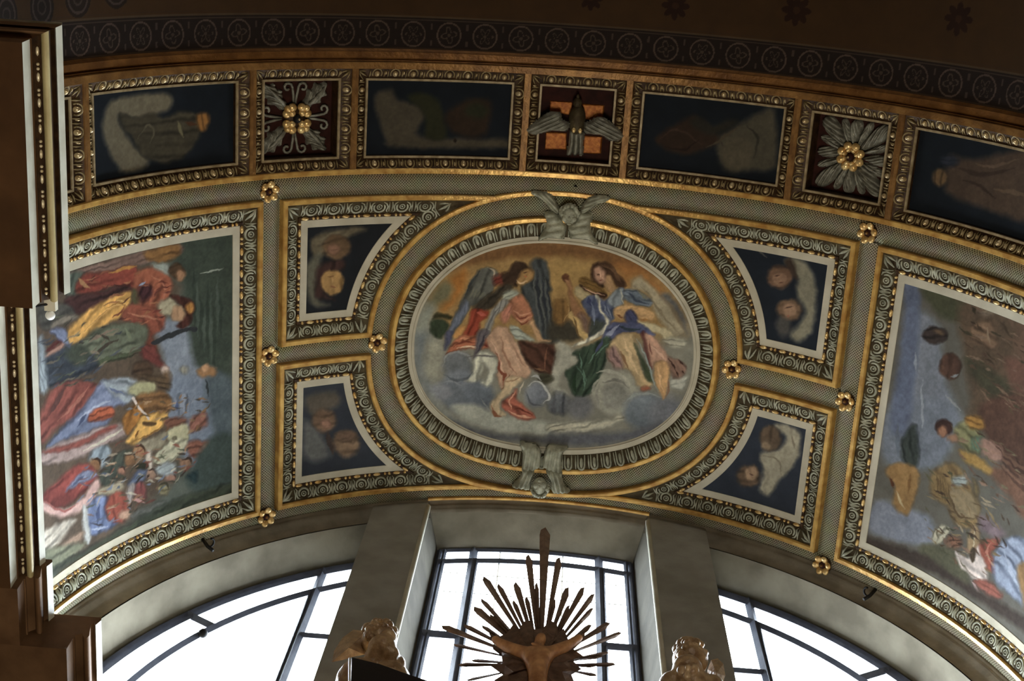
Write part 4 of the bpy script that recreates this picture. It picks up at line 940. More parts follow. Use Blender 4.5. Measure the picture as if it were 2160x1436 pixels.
def cherubs(key):
    def f(root, inside):
        if key == 'ul':
            p = Painting(-.65, -.40, .72, .96, .0019, (24, 27, 32), .003, 41); A = crop(520, 380, 3.42)
            p.poly(A([(480,420),(620,355),(870,345),(740,410),(620,430),(550,540),(480,540)]), (92, 82, 60), 5); p.poly(A([(440,600),(540,530),(520,850),(600,900),(480,900),(430,800)]), (82, 80, 64), 6)
            p.poly(A([(520,620),(680,570),(700,640),(560,700),(560,820),(640,860),(500,840),(500,720)]), (58, 36, 31), 5)
            p.blob(A([(650,480)])[0], (31, 27), (92, 68, 43), 4, 1, (-.2, .7, .25)); p.blob(A([(630,500)])[0], (15, 12), (120, 82, 60), 4)
            p.blob(A([(620,740)])[0], (26, 27), (152, 112, 57), 3, 1, (-.3, -.5, .12)); p.line(A([(590,700),(640,690)]), (108, 70, 38), 3); p.line(A([(600,760),(650,770)]), (122, 72, 44), 3); p.line(A([(620,700),(625,745)]), (172, 128, 72), 3)
        elif key == 'll':
            p = Painting(-.65, -.40, 1.11, 1.355, .0019, (42, 47, 56), .003, 43); A = crop(520, 700, 3.42)
            p.poly(A([(430,470),(640,430),(680,520),(560,570),(470,600)]), (78, 70, 58), 7); p.poly(A([(420,640),(540,740),(600,900),(420,910)]), (86, 87, 84), 9)
            p.blob(A([(560,640)])[0], (27, 25), (100, 75, 54), 5, 1, (0, .7, .2)); p.blob(A([(575,665)])[0], (12, 10), (128, 88, 68), 4); p.line(A([(590,720),(620,880)]), (62, 50, 44), 14)
            p.blob(A([(720,810)])[0], (28, 28), (112, 87, 63), 5, 1, (-.2, .3, .15)); p.blob(A([(720,750)])[0], (22, 12), (96, 72, 54), 5)
        elif key == 'ur':
            p = Painting(.385, .655, .715, .96, .0019, (24, 31, 42), .003, 47); A = crop(1500, 420, 2.991)
            p.poly(A([(470,385),(580,385),(655,520),(655,760),(610,870),(540,895),(505,850),(590,720),(540,600),(545,500)]), (118, 113, 91), 6, 1, True, (.3, 0, -.15))
            p.poly(A([(470,385),(520,390),(545,500),(500,470)]), (58, 44, 34), 4)
            p.blob(A([(435,490)])[0], (27, 25), (104, 74, 53), 4, 1, (0, .5, .2)); p.blob(A([(430,505)])[0], (17, 14), (134, 98, 72), 3); p.line(A([(400,490),(430,485)]), (66, 44, 34), 3); p.line(A([(420,530),(450,530)]), (88, 52, 40), 3)
            p.blob(A([(490,700)])[0], (26, 24), (104, 78, 55), 4); p.blob(A([(495,700)])[0], (15, 15), (142, 106, 78), 3); p.line(A([(470,690),(520,680)]), (72, 50, 38), 3); p.line(A([(490,730),(480,740)]), (150, 84, 62), 4)
            p.poly(A([(420,740),(500,780),(490,860),(420,850)]), (68, 66, 62), 6); p.line(A([(290,320),(350,370)]), (78, 78, 74), 4)
        else:
            p = Painting(.385, .66, 1.11, 1.355, .0019, (38, 45, 58), .003, 53); A = crop(1500, 860, 2.991)
            p.poly(A([(310,290),(430,255),(470,180),(400,120),(430,100),(545,140),(565,240),(525,360),(430,460),(370,555),(305,520),(330,400)]), (142, 134, 110), 5, 1, True, (-.3, -.2, .15))
            p.line(A([(330,300),(420,330),(440,420)]), (112, 104, 84), 4); p.line(A([(500,170),(530,260)]), (112, 102, 82), 5)
            p.blob(A([(375,190)])[0], (23, 26), (88, 70, 52), 4); p.blob(A([(350,240)])[0], (12, 9), (132, 108, 80), 4)
            p.blob(A([(235,430)])[0], (26, 24), (88, 68, 50), 4); p.blob(A([(255,415)])[0], (15, 16), (144, 112, 82), 3); p.line(A([(240,420),(270,430)]), (88, 56, 44), 3)
        p.c = p.c.mean(-1, keepdims=True)*.18+p.c*.82
        p.build('painting', root, inside, 1.5)
    return f

def paint_coffer(key, rect):
    u0, u1, v0, v1 = rect
    def f(root):
        p = Painting(u0, u1, v0, v1, .0022, (18, 23, 29), -.006, 61)
        if key == 'A':
            A = crop(0, 0, 3.42)
            p.poly(A([(760,800),(830,720),(980,685),(1215,675),(1225,780),(1120,830),(980,860),(860,830),(900,960),(1000,1080),(1080,1160),(1000,1225),(880,1235),(800,1120),(745,960)]), (94, 87, 69), 6, 1, True, (.2, -.5, .12))
            p.poly(A([(870,820),(960,850),(1100,815),(1180,850),(1300,805),(1430,830),(1500,860),(1450,950),(1380,1080),(1250,1165),(1060,1145),(960,1000),(890,930)]), (56, 51, 38), 5); p.line(A([(1000,1000),(1060,900),(1110,940),(1090,1040)]), (78, 72, 56), 5); p.line(A([(1280,880),(1320,990)]), (98, 92, 66), 7)
            p.poly(A([(1420,830),(1490,815),(1510,880),(1470,945),(1430,920)]), (124, 84, 40), 4); p.line(A([(1340,880),(1420,900)]), (70, 44, 26), 9)
        elif key == 'B':
            A = crop(520, 0, 3.42)
            p.poly(A([(930,690),(1050,645),(1090,720),(1230,760),(1290,840),(1260,985),(1880,1005),(1890,1065),(1100,1065),(1000,1000),(950,860)]), (64, 58, 46), 6)
            p.poly(A([(1160,700),(1280,675),(1390,740),(1440,985),(1290,985),(1285,830)]), (38, 39, 24), 6); p.poly(A([(1450,800),(1600,720),(1765,740),(1720,960),(1560,985),(1450,900)]), (42, 31, 22), 7); p.blob(A([(1660,800)])[0], (26, 16), (36, 38, 24), 6); p.line(A([(1500,1000),(1510,1030)]), (30, 24, 18), 8)
        elif key == 'C':
            A = crop(1060, 0, 3.42)
            p.poly(A([(1110,990),(1300,865),(1400,840),(1570,990),(1480,1065),(1300,1115),(1160,1065)]), (44, 32, 24), 6); p.poly(A([(1560,1000),(1800,840),(1960,800),(1970,1200),(1800,1225),(1640,1245),(1555,1140)]), (64, 60, 48), 7, 1, True, (.2, -.4, .1)); p.line(A([(1140,1000),(1240,930),(1330,960),(1440,1040)]), (60,44,34), 5); p.line(A([(1180,1060),(1300,1080),(1420,1010)]), (32,22,18), 5); p.poly(A([(1340,880),(1420,845),(1520,900),(1620,860),(1700,880),(1560,970),(1440,950)]), (36,34,28), 6); p.line(A([(1560,1000),(1620,1120),(1700,1200)]), (44,40,34), 5); p.line(A([(1760,900),(1840,1000),(1820,1140)]), (44,42,34), 6); p.blob(A([(1690,1110)])[0], (36, 36), (72, 66, 52), 6); p.line(A([(1470,1060),(1600,990),(1720,900)]), (64, 56, 42), 6)
        else:
            A = crop(1600, 0, 3.42)
            p.poly(A([(1380,1120),(1550,1150),(1960,1080),(2400,1200),(2400,1700),(1450,1440),(1360,1300)]), (68, 54, 42), 8, 1, True, (.4, 0, .15)); p.blob(A([(1310,1280)])[0], (18, 18), (84, 65, 42), 4); p.blob(A([(1380,1160)])[0], (18, 13), (34, 38, 48), 5); p.line(A([(1480,1300),(1600,1340),(1720,1440)]), (50,38,30), 7); p.line(A([(1560,1180),(1700,1200),(1900,1140)]), (84,68,54), 6); p.line(A([(1420,1200),(1600,1260),(1850,1220)]), (52, 40, 32), 9); p.line(A([(1700,1360),(2000,1420)]), (84, 68, 52), 9)
        p.build('painting', root, None, 1.35)
    return f
# ------------------------------------------------------------------ the five painted panels of the main vault
oval_fn0 = oval_sides(EA-.0535, EB-.0575, 2.2)
def oval_panel():
    root = thing('oval_fresco', 'large oval fresco of two winged angels on clouds in the crown of the vault', 'fresco', tuple(bend([(OC[0], OC[1], 0)])[0]))
    fn = oval_fn0                                           # d = 0 : outside of the inner gold ring
    strips(fn, [(-.0075, 0), (-.007, .019), (-.005, .0225), (.003, .0225), (.0055, .019), (.006, .008)]).build('gilt_fillet', M['gold'], root)
    strips(fn, [(.0055, .0155), (.012, .0165), (.026, .0115), (.040, .0045), (.042, .002)]).build('moulding_ground', M['stucco_shaded'], root, True)
    mb = MB()
    for side in stations(fn, .0235, .0335):
        for p, t, n, step in side: place(mb, T_tongue, p, t, n, .0125, -.36, min(1.06, step/.0335))
    mb.build('tongue_moulding', M['stucco'], root, True)
    strips(fn, [(.041, .001), (.0415, .0055), (.050, .0055), (.0515, .0085), (.0545, .0085), (.0555, .0045), (.0615, .0015)]).build('grey_border', M['border'], root, True)
    # outer gold arcs above and below, between the corner panels
    for sy in (-1, 1):
        mb = MB()
        us = np.linspace(OC[0]-.245, OC[0]+.245, 50); rows = []
        for u in us:
            vv = OC[1]+sy*ell_v(u, 0.0); rows.append([(u, vv, 0), (u, vv+sy*.001, .0165), (u, vv+sy*.003, .019), (u, vv+sy*.011, .019), (u, vv+sy*.013, .016), (u, vv+sy*.0135, 0)])
        mb.extrude(rows, None)
        mb.build('outer_fillet', M['gold'], root)
    paint_oval(root)
oval_panel()

main_panel('corner_fresco', 'small curved corner fresco of two cherub heads above left of the oval', spandrel_sides(-1, -1, -.6985, .667, 1.0105), cherubs('ul'), .0705, group='corner frescoes round the oval')
main_panel('corner_fresco', 'small curved corner fresco of hazy cherubs below left of the oval', spandrel_sides(-1, 1, -.7015, 1.4175, 1.0525), cherubs('ll'), .0705, group='corner frescoes round the oval')
main_panel('corner_fresco', 'small curved corner fresco of two cherubs with a pale wing above right of the oval', spandrel_sides(1, -1, .7055, .667, 1.0095), cherubs('ur'), .0705, group='corner frescoes round the oval')
main_panel('corner_fresco', 'small curved corner fresco of pale embracing cherubs below right of the oval', spandrel_sides(1, 1, .7060, 1.4200, 1.0620), cherubs('lr'), .0705, group='corner frescoes round the oval')
main_panel('side_fresco', 'large fresco of musicians with a violin and a yellow cloak at left', rect_sides(-1.505, -.7485, .6640, 1.4190, 60, 40), paint_left, .0715, group='large side frescoes of the vault', pitch=.050, center=(-1.0, 1.04))
main_panel('side_fresco', 'large fresco with a floating ball and a lute player at right', rect_sides(.7600, 1.505, .6640, 1.4190, 60, 40), paint_right, .0715, group='large side frescoes of the vault', pitch=.050, center=(1.0, 1.04))

# ------------------------------------------------------------------ coffers of the front arch
DIV = [-1.4800, -1.2260, -.7765, -.5250, -.1145, .1250, .5220, .7720, 1.2240]
V0, V1 = .3700, .6120
def lm(name, V, Fs, mat_, parent, smooth=True):
    """mesh given in the thing's own coordinates"""
    me = bpy.data.meshes.new(name); me.from_pydata([tuple(v) for v in V], [], Fs); me.update()
    if smooth: me.polygons.foreach_set('use_smooth', np.ones(len(me.polygons), dtype=bool))
    me.materials.append(mat_); ob = bpy.data.objects.new(name, me); COL.objects.link(ob); ob.parent = parent; return ob

def patch(mb, P, h, edge, w0, ridge=None, step=.0022, smooth=True, tilt=None, mid=None):
    """raised relief whose outline is the polygon P on the unrolled vault"""
    P = np.asarray(P, float)
    if smooth: P = smooth_poly(P, 4)
    x0, y0 = P.min(0)-step*2; x1, y1 = P.max(0)+step*2
    us = np.arange(x0, x1+step, step); vs = np.arange(y0, y1+step, step); U, V = np.meshgrid(us, vs, indexing='ij')
    ins = in_loop(P)(U.ravel(), V.ravel()).reshape(U.shape); d2 = np.full(U.shape, 1e9)
    for i in range(len(P)):
        a, b = P[i-1], P[i]; ab = b-a; t = np.clip(((U-a[0])*ab[0]+(V-a[1])*ab[1])/(ab @ ab+1e-12), 0, 1)
        d2 = np.minimum(d2, (U-a[0]-t*ab[0])**2+(V-a[1]-t*ab[1])**2)
    d = np.sqrt(d2)
    w = h*np.sqrt(np.clip(1-(1-np.clip(d/edge, 0, 1))**2, 0, 1))
    if tilt is not None:
        c = P.mean(0); w = w*(1+tilt[2]*((U-c[0])*tilt[0]+(V-c[1])*tilt[1])/max(np.ptp(P[:, 0]), np.ptp(P[:, 1])))
    if ridge is not None:
        (rx, ry), pit, amp = ridge; ph = (U*rx+V*ry)/pit
        w = w*(1+amp*np.abs(np.sin(math.pi*ph))-amp*.5)
    w = np.where(ins, w, -.002)+w0
    I = np.arange(U.size).reshape(U.shape)
    Fq = np.stack([I[:-1, :-1], I[1:, :-1], I[1:, 1:], I[:-1, 1:]], -1).reshape(-1, 4)
    ok = ins.ravel()[Fq].any(1); Fq = Fq[ok]; used = np.unique(Fq); mp = np.full(U.size, -1); mp[used] = np.arange(len(used))
    mb.add(np.c_[U.ravel(), V.ravel(), w.ravel()][used], mp[Fq].tolist())

def coffer(i, label, kind, key=None):
    a, b = DIV[i], DIV[i+1]; fn = rect_sides(a, b, V0, V1, 24, 10)
    c = ((a+b)/2, (V0+V1)/2)
    root = thing('coffer_painting' if key else 'coffer', label, 'ceiling panel', tuple(bend([(c[0], c[1], 0)])[0]), 'painted coffers of the front arch' if key else 'square carved coffers of the front arch')
    strips(fn, [(.0, .0158), (.0075, .0158), (.0085, .0125)]).build('gilt_fillet', M['gold_dull'], root)
    strips(fn, [(.0085, .0135), (.012, .0100), (.022, .0045), (.0300, .0005)]).build('moulding_ground', M['umber'], root, True)
    cups = MB()
    for side in stations(fn, .0195, .0405, .014):
        for p, t, n, step in side:
            k = min(1.0, step/.0405)
            place(cups, T_cup, p, t, n, .0065, -.52, k); m1 = MB(); place(m1, T_egg, p, t, n, .0065, -.35, k); m1.build('gilt_egg', M['egg'], root, True); m2 = MB(); place(m2, T_dartgold, p, t, n, .0065, -.4, k); m2.build('gilt_dart', M['egg'], root, True)
    corner_leaf(cups, fn, .0195, .0075)
    cups.build('egg_cups', M['cups'], root, True)
    bot = -.0075 if key else -.036
    strips(fn, [(.0300, .0), (.0303, .0045), (.0350, .0045), (.0358, .0015)]).build('inner_fillet', M['pale_fillet'], root)
    strips(fn, [(.0358, .0015), (.0362, bot)]).build('reveal', M['umber'], root)
    if key:
        paint_coffer(key, (a+.034, b-.034, V0+.034, V1-.034))(root)
    else:
        mb = MB(); P = loop_of(rect_sides(a, b, V0, V1, 12, 12)(.034)); us = np.linspace(a+.034, b-.034, 12)
        rows = [[(u, V0+.034, -.034), (u, V1-.034, -.034)] for u in us]; mb.extrude(rows, None)
        mb.build('ground', M['maroon'], root)
    return root, c

def gold_flower(root, c, n, r, pr, boss_mat, boss):
    for k in range(n):
        a = 2*math.pi*(k+.5)/n; m = MB()
        e = np.array([math.cos(a), math.sin(a)]); t = np.array([-e[1], e[0]])
        q = lambda f, g: (c[0]+e[0]*f+t[0]*g, c[1]+e[1]*f+t[1]*g)
        lobes = ((r*.98, -pr*.46, pr*.47), (r*.98, pr*.46, pr*.47), (r*1.22, 0, pr*.40), (r*.66, 0, pr*.40)) if n < 6 else ((r*1.0, 0, pr*.95), (r*.66, 0, pr*.6))
        for f, g, rr in lobes: m.ball((*q(f, g), -.016), (rr, rr, .0085), 12, 8)
        m.build('petal', M['gold_bright'], root, True)
    m = MB(); m.ball((c[0], c[1], -.026), (r*1.05, r*1.05, .011), 16, 6); m.build('petal_gap_shade', M['umber'], root, True)  # umber base put in as shade between the petals
    m = MB(); m.ball((c[0], c[1], -.0155), boss, 12, 8); m.build('boss', boss_mat, root, True)
    m = MB(); m.ball((c[0], c[1], -.004), (.0028, .0028, .0028), 8, 6); m.build('stamen', M['egg'], root, True)

def acanthus_a(root, c):
    for k in range(4):
        a = math.pi/4+k*math.pi/2; e = np.array([math.cos(a), math.sin(a)]); t = np.array([-e[1], e[0]])
        m = MB(); pt = lambda r, s: (c[0]+e[0]*r+t[0]*s, c[1]+e[1]*r+t[1]*s)
        patch(m, [pt(.028, 0), pt(.036, .010), (pt(.052, .012)), pt(.066, .022), pt(.074, .014), pt(.088, .020), pt(.094, .010), pt(.106, .004), pt(.108, -.004), pt(.094, -.010), pt(.088, -.020), pt(.074, -.014), pt(.066, -.022), pt(.052, -.012), pt(.036, -.010)], .014, .012, -.034, ((t[0]+.5*e[0], t[1]+.5*e[1]), .011, .7), .0016)
        m.tube([(*pt(.026, 0), -.026), (*pt(.05, 0), -.014), (*pt(.08, 0), -.015), (*pt(.106, 0), -.026)], [.003, .005, .004, .0015], 6)
        m.build('leaf', M['silver'], root, True)
        a = k*math.pi/2; e = np.array([math.cos(a), math.sin(a)]); t = np.array([-e[1], e[0]]); m = MB()
        pt = lambda r, s: (c[0]+e[0]*r+t[0]*s, c[1]+e[1]*r+t[1]*s)
        for s in (-1, 1):
            q = [(*pt(.030, s*.002), -.030), (*pt(.050, s*.004), -.027), (*pt(.066, s*.007), -.026)]
            for j in range(9):
                g = math.radians(180-40*j); rr = .0115-.0009*j
                q.append((*pt(.068+rr*math.sin(math.radians(40*j)), s*(.0185+rr*math.cos(g))), -.026))
            m.tube(q, [.0022]+[.0032]*(len(q)-2)+[.0026], 6)
        m.build('scroll', M['silver'], root, True)

def acanthus_c(root, c):
    for k in range(16):
        a = 2*math.pi*k/16; e = np.array([math.cos(a), math.sin(a)]); t = np.array([-e[1], e[0]])
        L = min(.083/max(abs(e[0]), abs(e[1])), .108) if k % 2 == 0 else min(.080/max(abs(e[0]), abs(e[1])), .088)
        pt = lambda r, s: (c[0]+e[0]*r+t[0]*s, c[1]+e[1]*r+t[1]*s); m = MB()
        wd = .0165 if k % 4 == 2 else .0125 if k % 2 == 0 else .0085
        patch(m, [pt(.024, 0), pt(.036, wd*.5), pt(L*.7, wd), pt(L*.92, wd*.8), pt(L, 0), pt(L*.92, -wd*.8), pt(L*.7, -wd), pt(.036, -wd*.5)], .017 if k % 2 == 0 else .011, wd*.8, -.034, (tuple(t+.35*e), wd*.55, .7), .0014)
        m.tube([(*pt(.024, 0), -.024), (*pt(L*.6, 0), -.0165), (*pt(L*.95, wd*.12), -.026)], [.002, .003, .0012], 6)
        m.build('leaf', M['silver'], root, True)

def dove(root, c):
    A = crop(1090, 150, 6.244)
    g = lambda pts, w=-.01: [at(x, y, w) for x, y in A(pts)]
    for q in ([(440,385),(735,405),(735,590),(590,560),(480,540),(425,560)], [(850,430),(1150,445),(1135,640),(900,640),(855,600)], [(380,800),(660,810),(655,1035),(365,1030)], [(880,845),(1125,860),(1105,1090),(865,1085)]):
        m = MB(); patch(m, g(q, -.03), .006, .003, -.034, None, .002, False); m.build('gilt_plaque', M['orange'], root, False)
    root2 = thing('dove_relief', 'silvery stucco dove with spread wings on the middle square coffer', 'relief', tuple(bend([(c[0], c[1], 0)])[0]))
    for s, q in ((1, [(585,575),(500,540),(400,570),(260,670),(130,775),(200,835),(330,820),(480,785),(640,795),(690,700),(590,650)]), (-1, [(1005,650),(1080,610),(1170,640),(1290,740),(1405,845),(1350,910),(1230,920),(1120,850),(900,820),(895,700),(950,680)])):
        m = MB(); P = g(q, .02)
        d = np.array(P[4])-np.array(P[0]); d = d/np.linalg.norm(d); nrm = (-d[1], d[0])
        patch(m, P, .016, .009, .012, (nrm, .0085, .75), .0016); patch(m, P, -.030, .006, .012, None, .003)
        m.build('wing', M['silver'], root2, True)
    m = MB(); b = at(*A([(795, 640)])[0], 0); h = at(*A([(800, 420)])[0], 0)
    m.ball((b[0], b[1], -.006), (.020, .036, .026), 16, 12); m.ball((h[0], h[1], -.002), (.011, .013, .013), 12, 8); m.ball((h[0], h[1]-.014, -.001), (.004, .007, .004), 8, 6)
    m.build('body', M['stucco_shaded'], root2, True)  # body coloured dark for the shade on it
    for q in ([(700,800),(760,810),(745,1000),(720,1085),(690,1110),(655,1090),(690,960)], [(760,810),(820,815),(810,1000),(800,1080),(770,1115),(740,1080),(750,960)], [(815,820),(880,830),(865,960),(870,1070),(845,1110),(815,1080),(815,960)]):
        m = MB(); patch(m, g(q, -.005), .012, .007, -.012, None, .0016); patch(m, g(q, -.005), -.022, .007, -.012, None, .003); m.build('tail_feather', M['silver'], root2, True)
    m = MB()
    for q in ((750, 780), (835, 790)):
        f = at(*A([q])[0], .02); m.ball((f[0], f[1], .016), (.005, .007, .006), 8, 6)
    m.build('foot', M['gold_bright'], root2, True)

coffer(1, 'long coffer with a robed figure on a pale cloud, next to the left cornice', 'p', 'A')
coffer(3, 'long coffer with a dim brown figure leaning on a pale ledge, left of the dove', 'p', 'B')
coffer(5, 'long coffer with a dim reclining figure and round pale cloth, right of the dove', 'p', 'C')
coffer(7, 'long coffer with a reddish brown draped figure, cut by the right edge of the photo', 'p', 'D')
r_, c_ = coffer(2, 'square coffer with a four-petalled gold flower and silver acanthus scrolls', 's')
acanthus_a(r_, c_); gold_flower(r_, c_, 4, .026, .021, M['iron'], (.0095, .0105, .012))
r_, c_ = coffer(6, 'square coffer with a many-petalled gold flower among radiating silver leaves', 's')
acanthus_c(r_, c_); gold_flower(r_, c_, 8, .024, .0105, M['maroon'], (.0085, .0085, .010))
r_, c_ = coffer(4, 'square coffer with four orange gold plaques behind the dove', 's')
dove(r_, c_)
r_, c_ = coffer(0, 'square coffer mostly hidden behind the left cornice, only its right border showing', 's')

# ------------------------------------------------------------------ gilt rosettes on the lattice bands
def frame_rot(u):
    X = Vector((math.cos(u), 0, -math.sin(u))); Z = Vector((-math.sin(u), 0, -math.cos(u))); Y = Z.cross(X)
    return Matrix((X, Y, Z)).transposed().to_euler()

def make_rosette(label, u, v):
    root = thing('rosette', label, 'rosette', tuple(bend([(u, v, .008)])[0]), 'gilt rosettes where the lattice bands cross', frame_rot(u))
    for k in range(6):
        a = 2*math.pi*(k+.25)/6; m = MB(False); q = [S*.0160*math.cos(a), S*.0160*math.sin(a), S*.0105]
        m.ball((0, 0, 0), (S*.0088, S*.0090, S*.0060), 12, 8); V = np.concatenate(m.v)
        ca, sa = math.cos(a), math.sin(a); z = V[:, 2]+.28*V[:, 0]
        V = np.c_[q[0]+V[:, 0]*ca-V[:, 1]*sa, q[1]+V[:, 0]*sa+V[:, 1]*ca, q[2]+z]
        lm('petal', V, m.f, M['gold_bright'], root)
    m = MB(False); m.ball((0, 0, .002*S), (.0205*S, .0205*S, .007*S), 16, 6); V = np.concatenate(m.v); lm('petal_gap_shade', V, m.f, M['umber'], root)  # umber disc set under the petals as the shade in their gaps
    m = MB(False); m.ball((0, 0, .007*S), (.0095*S, .0095*S, .006*S), 12, 6); V = np.concatenate(m.v); lm('calyx', V, m.f, M['maroon'], root)
    m = MB(False); m.ball((0, 0, .0125*S), (.0036*S, .0036*S, .0045*S), 10, 6); V = np.concatenate(m.v); lm('bud', V, m.f, M['gold_dull'], root)
    return root
ROS = [((566, 404), 'gilt rosette on the front lattice band above the left long rib'),
       ((1832, 491), 'gilt rosette on the front lattice band above the right long rib'),
       ((566, 750), 'gilt rosette at the middle of the left long rib beside the musicians fresco'),
       ((1785, 846), 'gilt rosette at the middle of the right long rib beside the ball fresco'),
       ((795, 722), 'gilt rosette touching the left end of the oval ring'),
       ((1545, 778), 'gilt rosette touching the right end of the oval ring'),
       ((560, 1089), 'gilt rosette at the lower end of the left long rib above the window'),
       ((1736, 1191), 'gilt rosette at the lower end of the right long rib above the window')]
proto = None
for (x, y), lab in ROS:
    u, v = at(x, y, .014)
    if proto is None: proto = make_rosette(lab, u, v)
    else:
        c = copy_tree(proto); c.location = tuple(bend([(u, v, .008)])[0]); c.rotation_euler = frame_rot(u); c['label'] = lab

# ------------------------------------------------------------------ stucco cherub heads that clasp the oval frame
def cherub_top():
    A = crop(1060, 390, 7.714); W = .03
    g = lambda pts: [at(x, y, W) for x, y in A(pts)]
    root = thing('cherub_head', 'grey stucco cherub head with raised wings clasping the top of the oval frame', 'relief', tuple(bend([(*at(1200, 460), 0)])[0]), 'stucco cherub heads on the oval frame')
    m = MB()
    for q in ([(690,480),(800,440),(930,520),(1000,640),(1040,700),(1010,800),(980,890),(850,870),(700,880),(585,915),(690,720),(715,600)], [(1180,600),(1260,450),(1430,470),(1440,560),(1430,720),(1480,860),(1540,960),(1480,960),(1390,900),(1250,890),(1120,880),(1090,780),(1070,700)]):
        P = g(q); d = np.array([1.0, .15]); patch(m, P, .020, .014, .020, ((.25, 1.0), .017, .35), .0018); patch(m, P, -.03, .005, .02, None, .003)
    m.build('drapery', M['stucco'], root, True)
    for q in ([(600,110),(700,130),(800,190),(880,320),(930,440),(880,470),(780,400),(690,280),(470,140)], [(1740,230),(1640,180),(1500,190),(1380,240),(1290,380),(1270,450),(1340,460),(1450,380),(1550,310),(1650,290)]):
        m = MB(); P = g(q); d = np.array(P[4])-np.array(P[0]); d /= np.linalg.norm(d); patch(m, P, .018, .010, .022, ((-d[1], d[0]), .009, .6), .0016); patch(m, P, -.03, .006, .022, None, .003); m.build('wing', M['stucco'], root, True)
    head_relief(root, at(*A([(1090, 470)])[0], W), at(*A([(1080, 640)])[0], W), .024, .036)
def head_relief(root, c, chin, r, w):
    c = np.array(c); f = np.array(chin)-c; f /= np.linalg.norm(f); s = np.array([-f[1], f[0]])
    m = MB(); P = lambda a, b: tuple(c+s*a+f*b)
    m.ball((*P(0, 0), w), (r*.86, r, r*.9), 18, 14)
    for sx in (-1, 1):
        m.ball((*P(sx*r*.42, r*.34), w+r*.55), (r*.36, r*.34, r*.32), 10, 8)
        m.ball((*P(sx*r*.84, r*.05), w+r*.05), (r*.16, r*.26, r*.2), 8, 6)
        m.ball((*P(sx*r*.34, -r*.05), w+r*.76), (r*.17, r*.10, r*.12), 8, 6)
    m.ball((*P(0, r*.20), w+r*.88), (r*.13, r*.22, r*.2), 8, 6); m.ball((*P(0, r*.55), w+r*.70), (r*.22, r*.08, r*.12), 8, 6); m.ball((*P(0, r*.82), w+r*.45), (r*.28, r*.2, r*.24), 8, 6)
    m.build('face', M['stucco'], root, True)
    h = MB(); rr = np.random.default_rng(3)
    for k in range(34):
        a = rr.uniform(-1.9, 1.9); b = rr.uniform(0, 1.1); q = P(math.sin(a)*r*.88*math.cos(b*.6), -r*.25-math.cos(a)*r*.72)
        h.ball((*q, w+r*(.15+.6*b)), (r*rr.uniform(.17, .27),)*3, 8, 6)
    h.build('curls', M['stucco'], root, True)
cherub_top()
def cherub_bottom():
    A = crop(1030, 910, 8.975); W = .03
    g = lambda pts: [at(x, y, W) for x, y in A(pts)]
    root = thing('cherub_head', 'grey stucco cherub head with lowered wings clasping the bottom of the oval frame', 'relief', tuple(bend([(*at(1140, 990), 0)])[0]), 'stucco cherub heads on the oval frame')
    m = MB()
    for q in ([(600,230),(760,260),(900,290),(985,420),(985,640),(960,700),(840,760),(660,760),(650,560),(655,400)], [(1140,300),(1300,310),(1500,330),(1400,420),(1375,600),(1385,780),(1250,800),(1080,720),(1020,640),(1060,480)]):
        P = g(q); patch(m, P, .016, .012, .020, ((1.0, .1), .013, .4), .0016); patch(m, P, -.03, .006, .02, None, .003)
    m.build('drapery', M['stucco'], root, True)
    for q in ([(650,700),(860,740),(830,880),(790,1000),(780,1110),(620,1090),(455,1055),(600,900),(640,800)], [(1090,740),(1380,760),(1390,900),(1440,1040),(1540,1150),(1400,1175),(1240,1170),(1180,1060),(1180,940)]):
        m = MB(); P = g(q); patch(m, P, .020, .013, .022, ((1.0, .35 if q[0][0] < 1000 else -.35), .012, .55), .0016); patch(m, P, -.034, .006, .022, None, .003); m.build('wing', M['stucco'], root, True)
    head_relief(root, at(*A([(975, 1010)])[0], W), at(*A([(965, 850)])[0], W), .023, .038)
cherub_bottom()
# ------------------------------------------------------------------ thermal window in the end wall
def steel(mb, pts, r=.0055): mb.tube([W3(*p) for p in pts], r*S*1.25, 4)

def arc3(r, a0, a1, Y, n=24):
    return [(r*math.sin(math.radians(a0+(a1-a0)*k/(n-1))), Y, r*math.cos(math.radians(a0+(a1-a0)*k/(n-1)))) for k in range(n)]

def ztop(x, r=.952): return math.sqrt(max(r*r-x*x, 0))

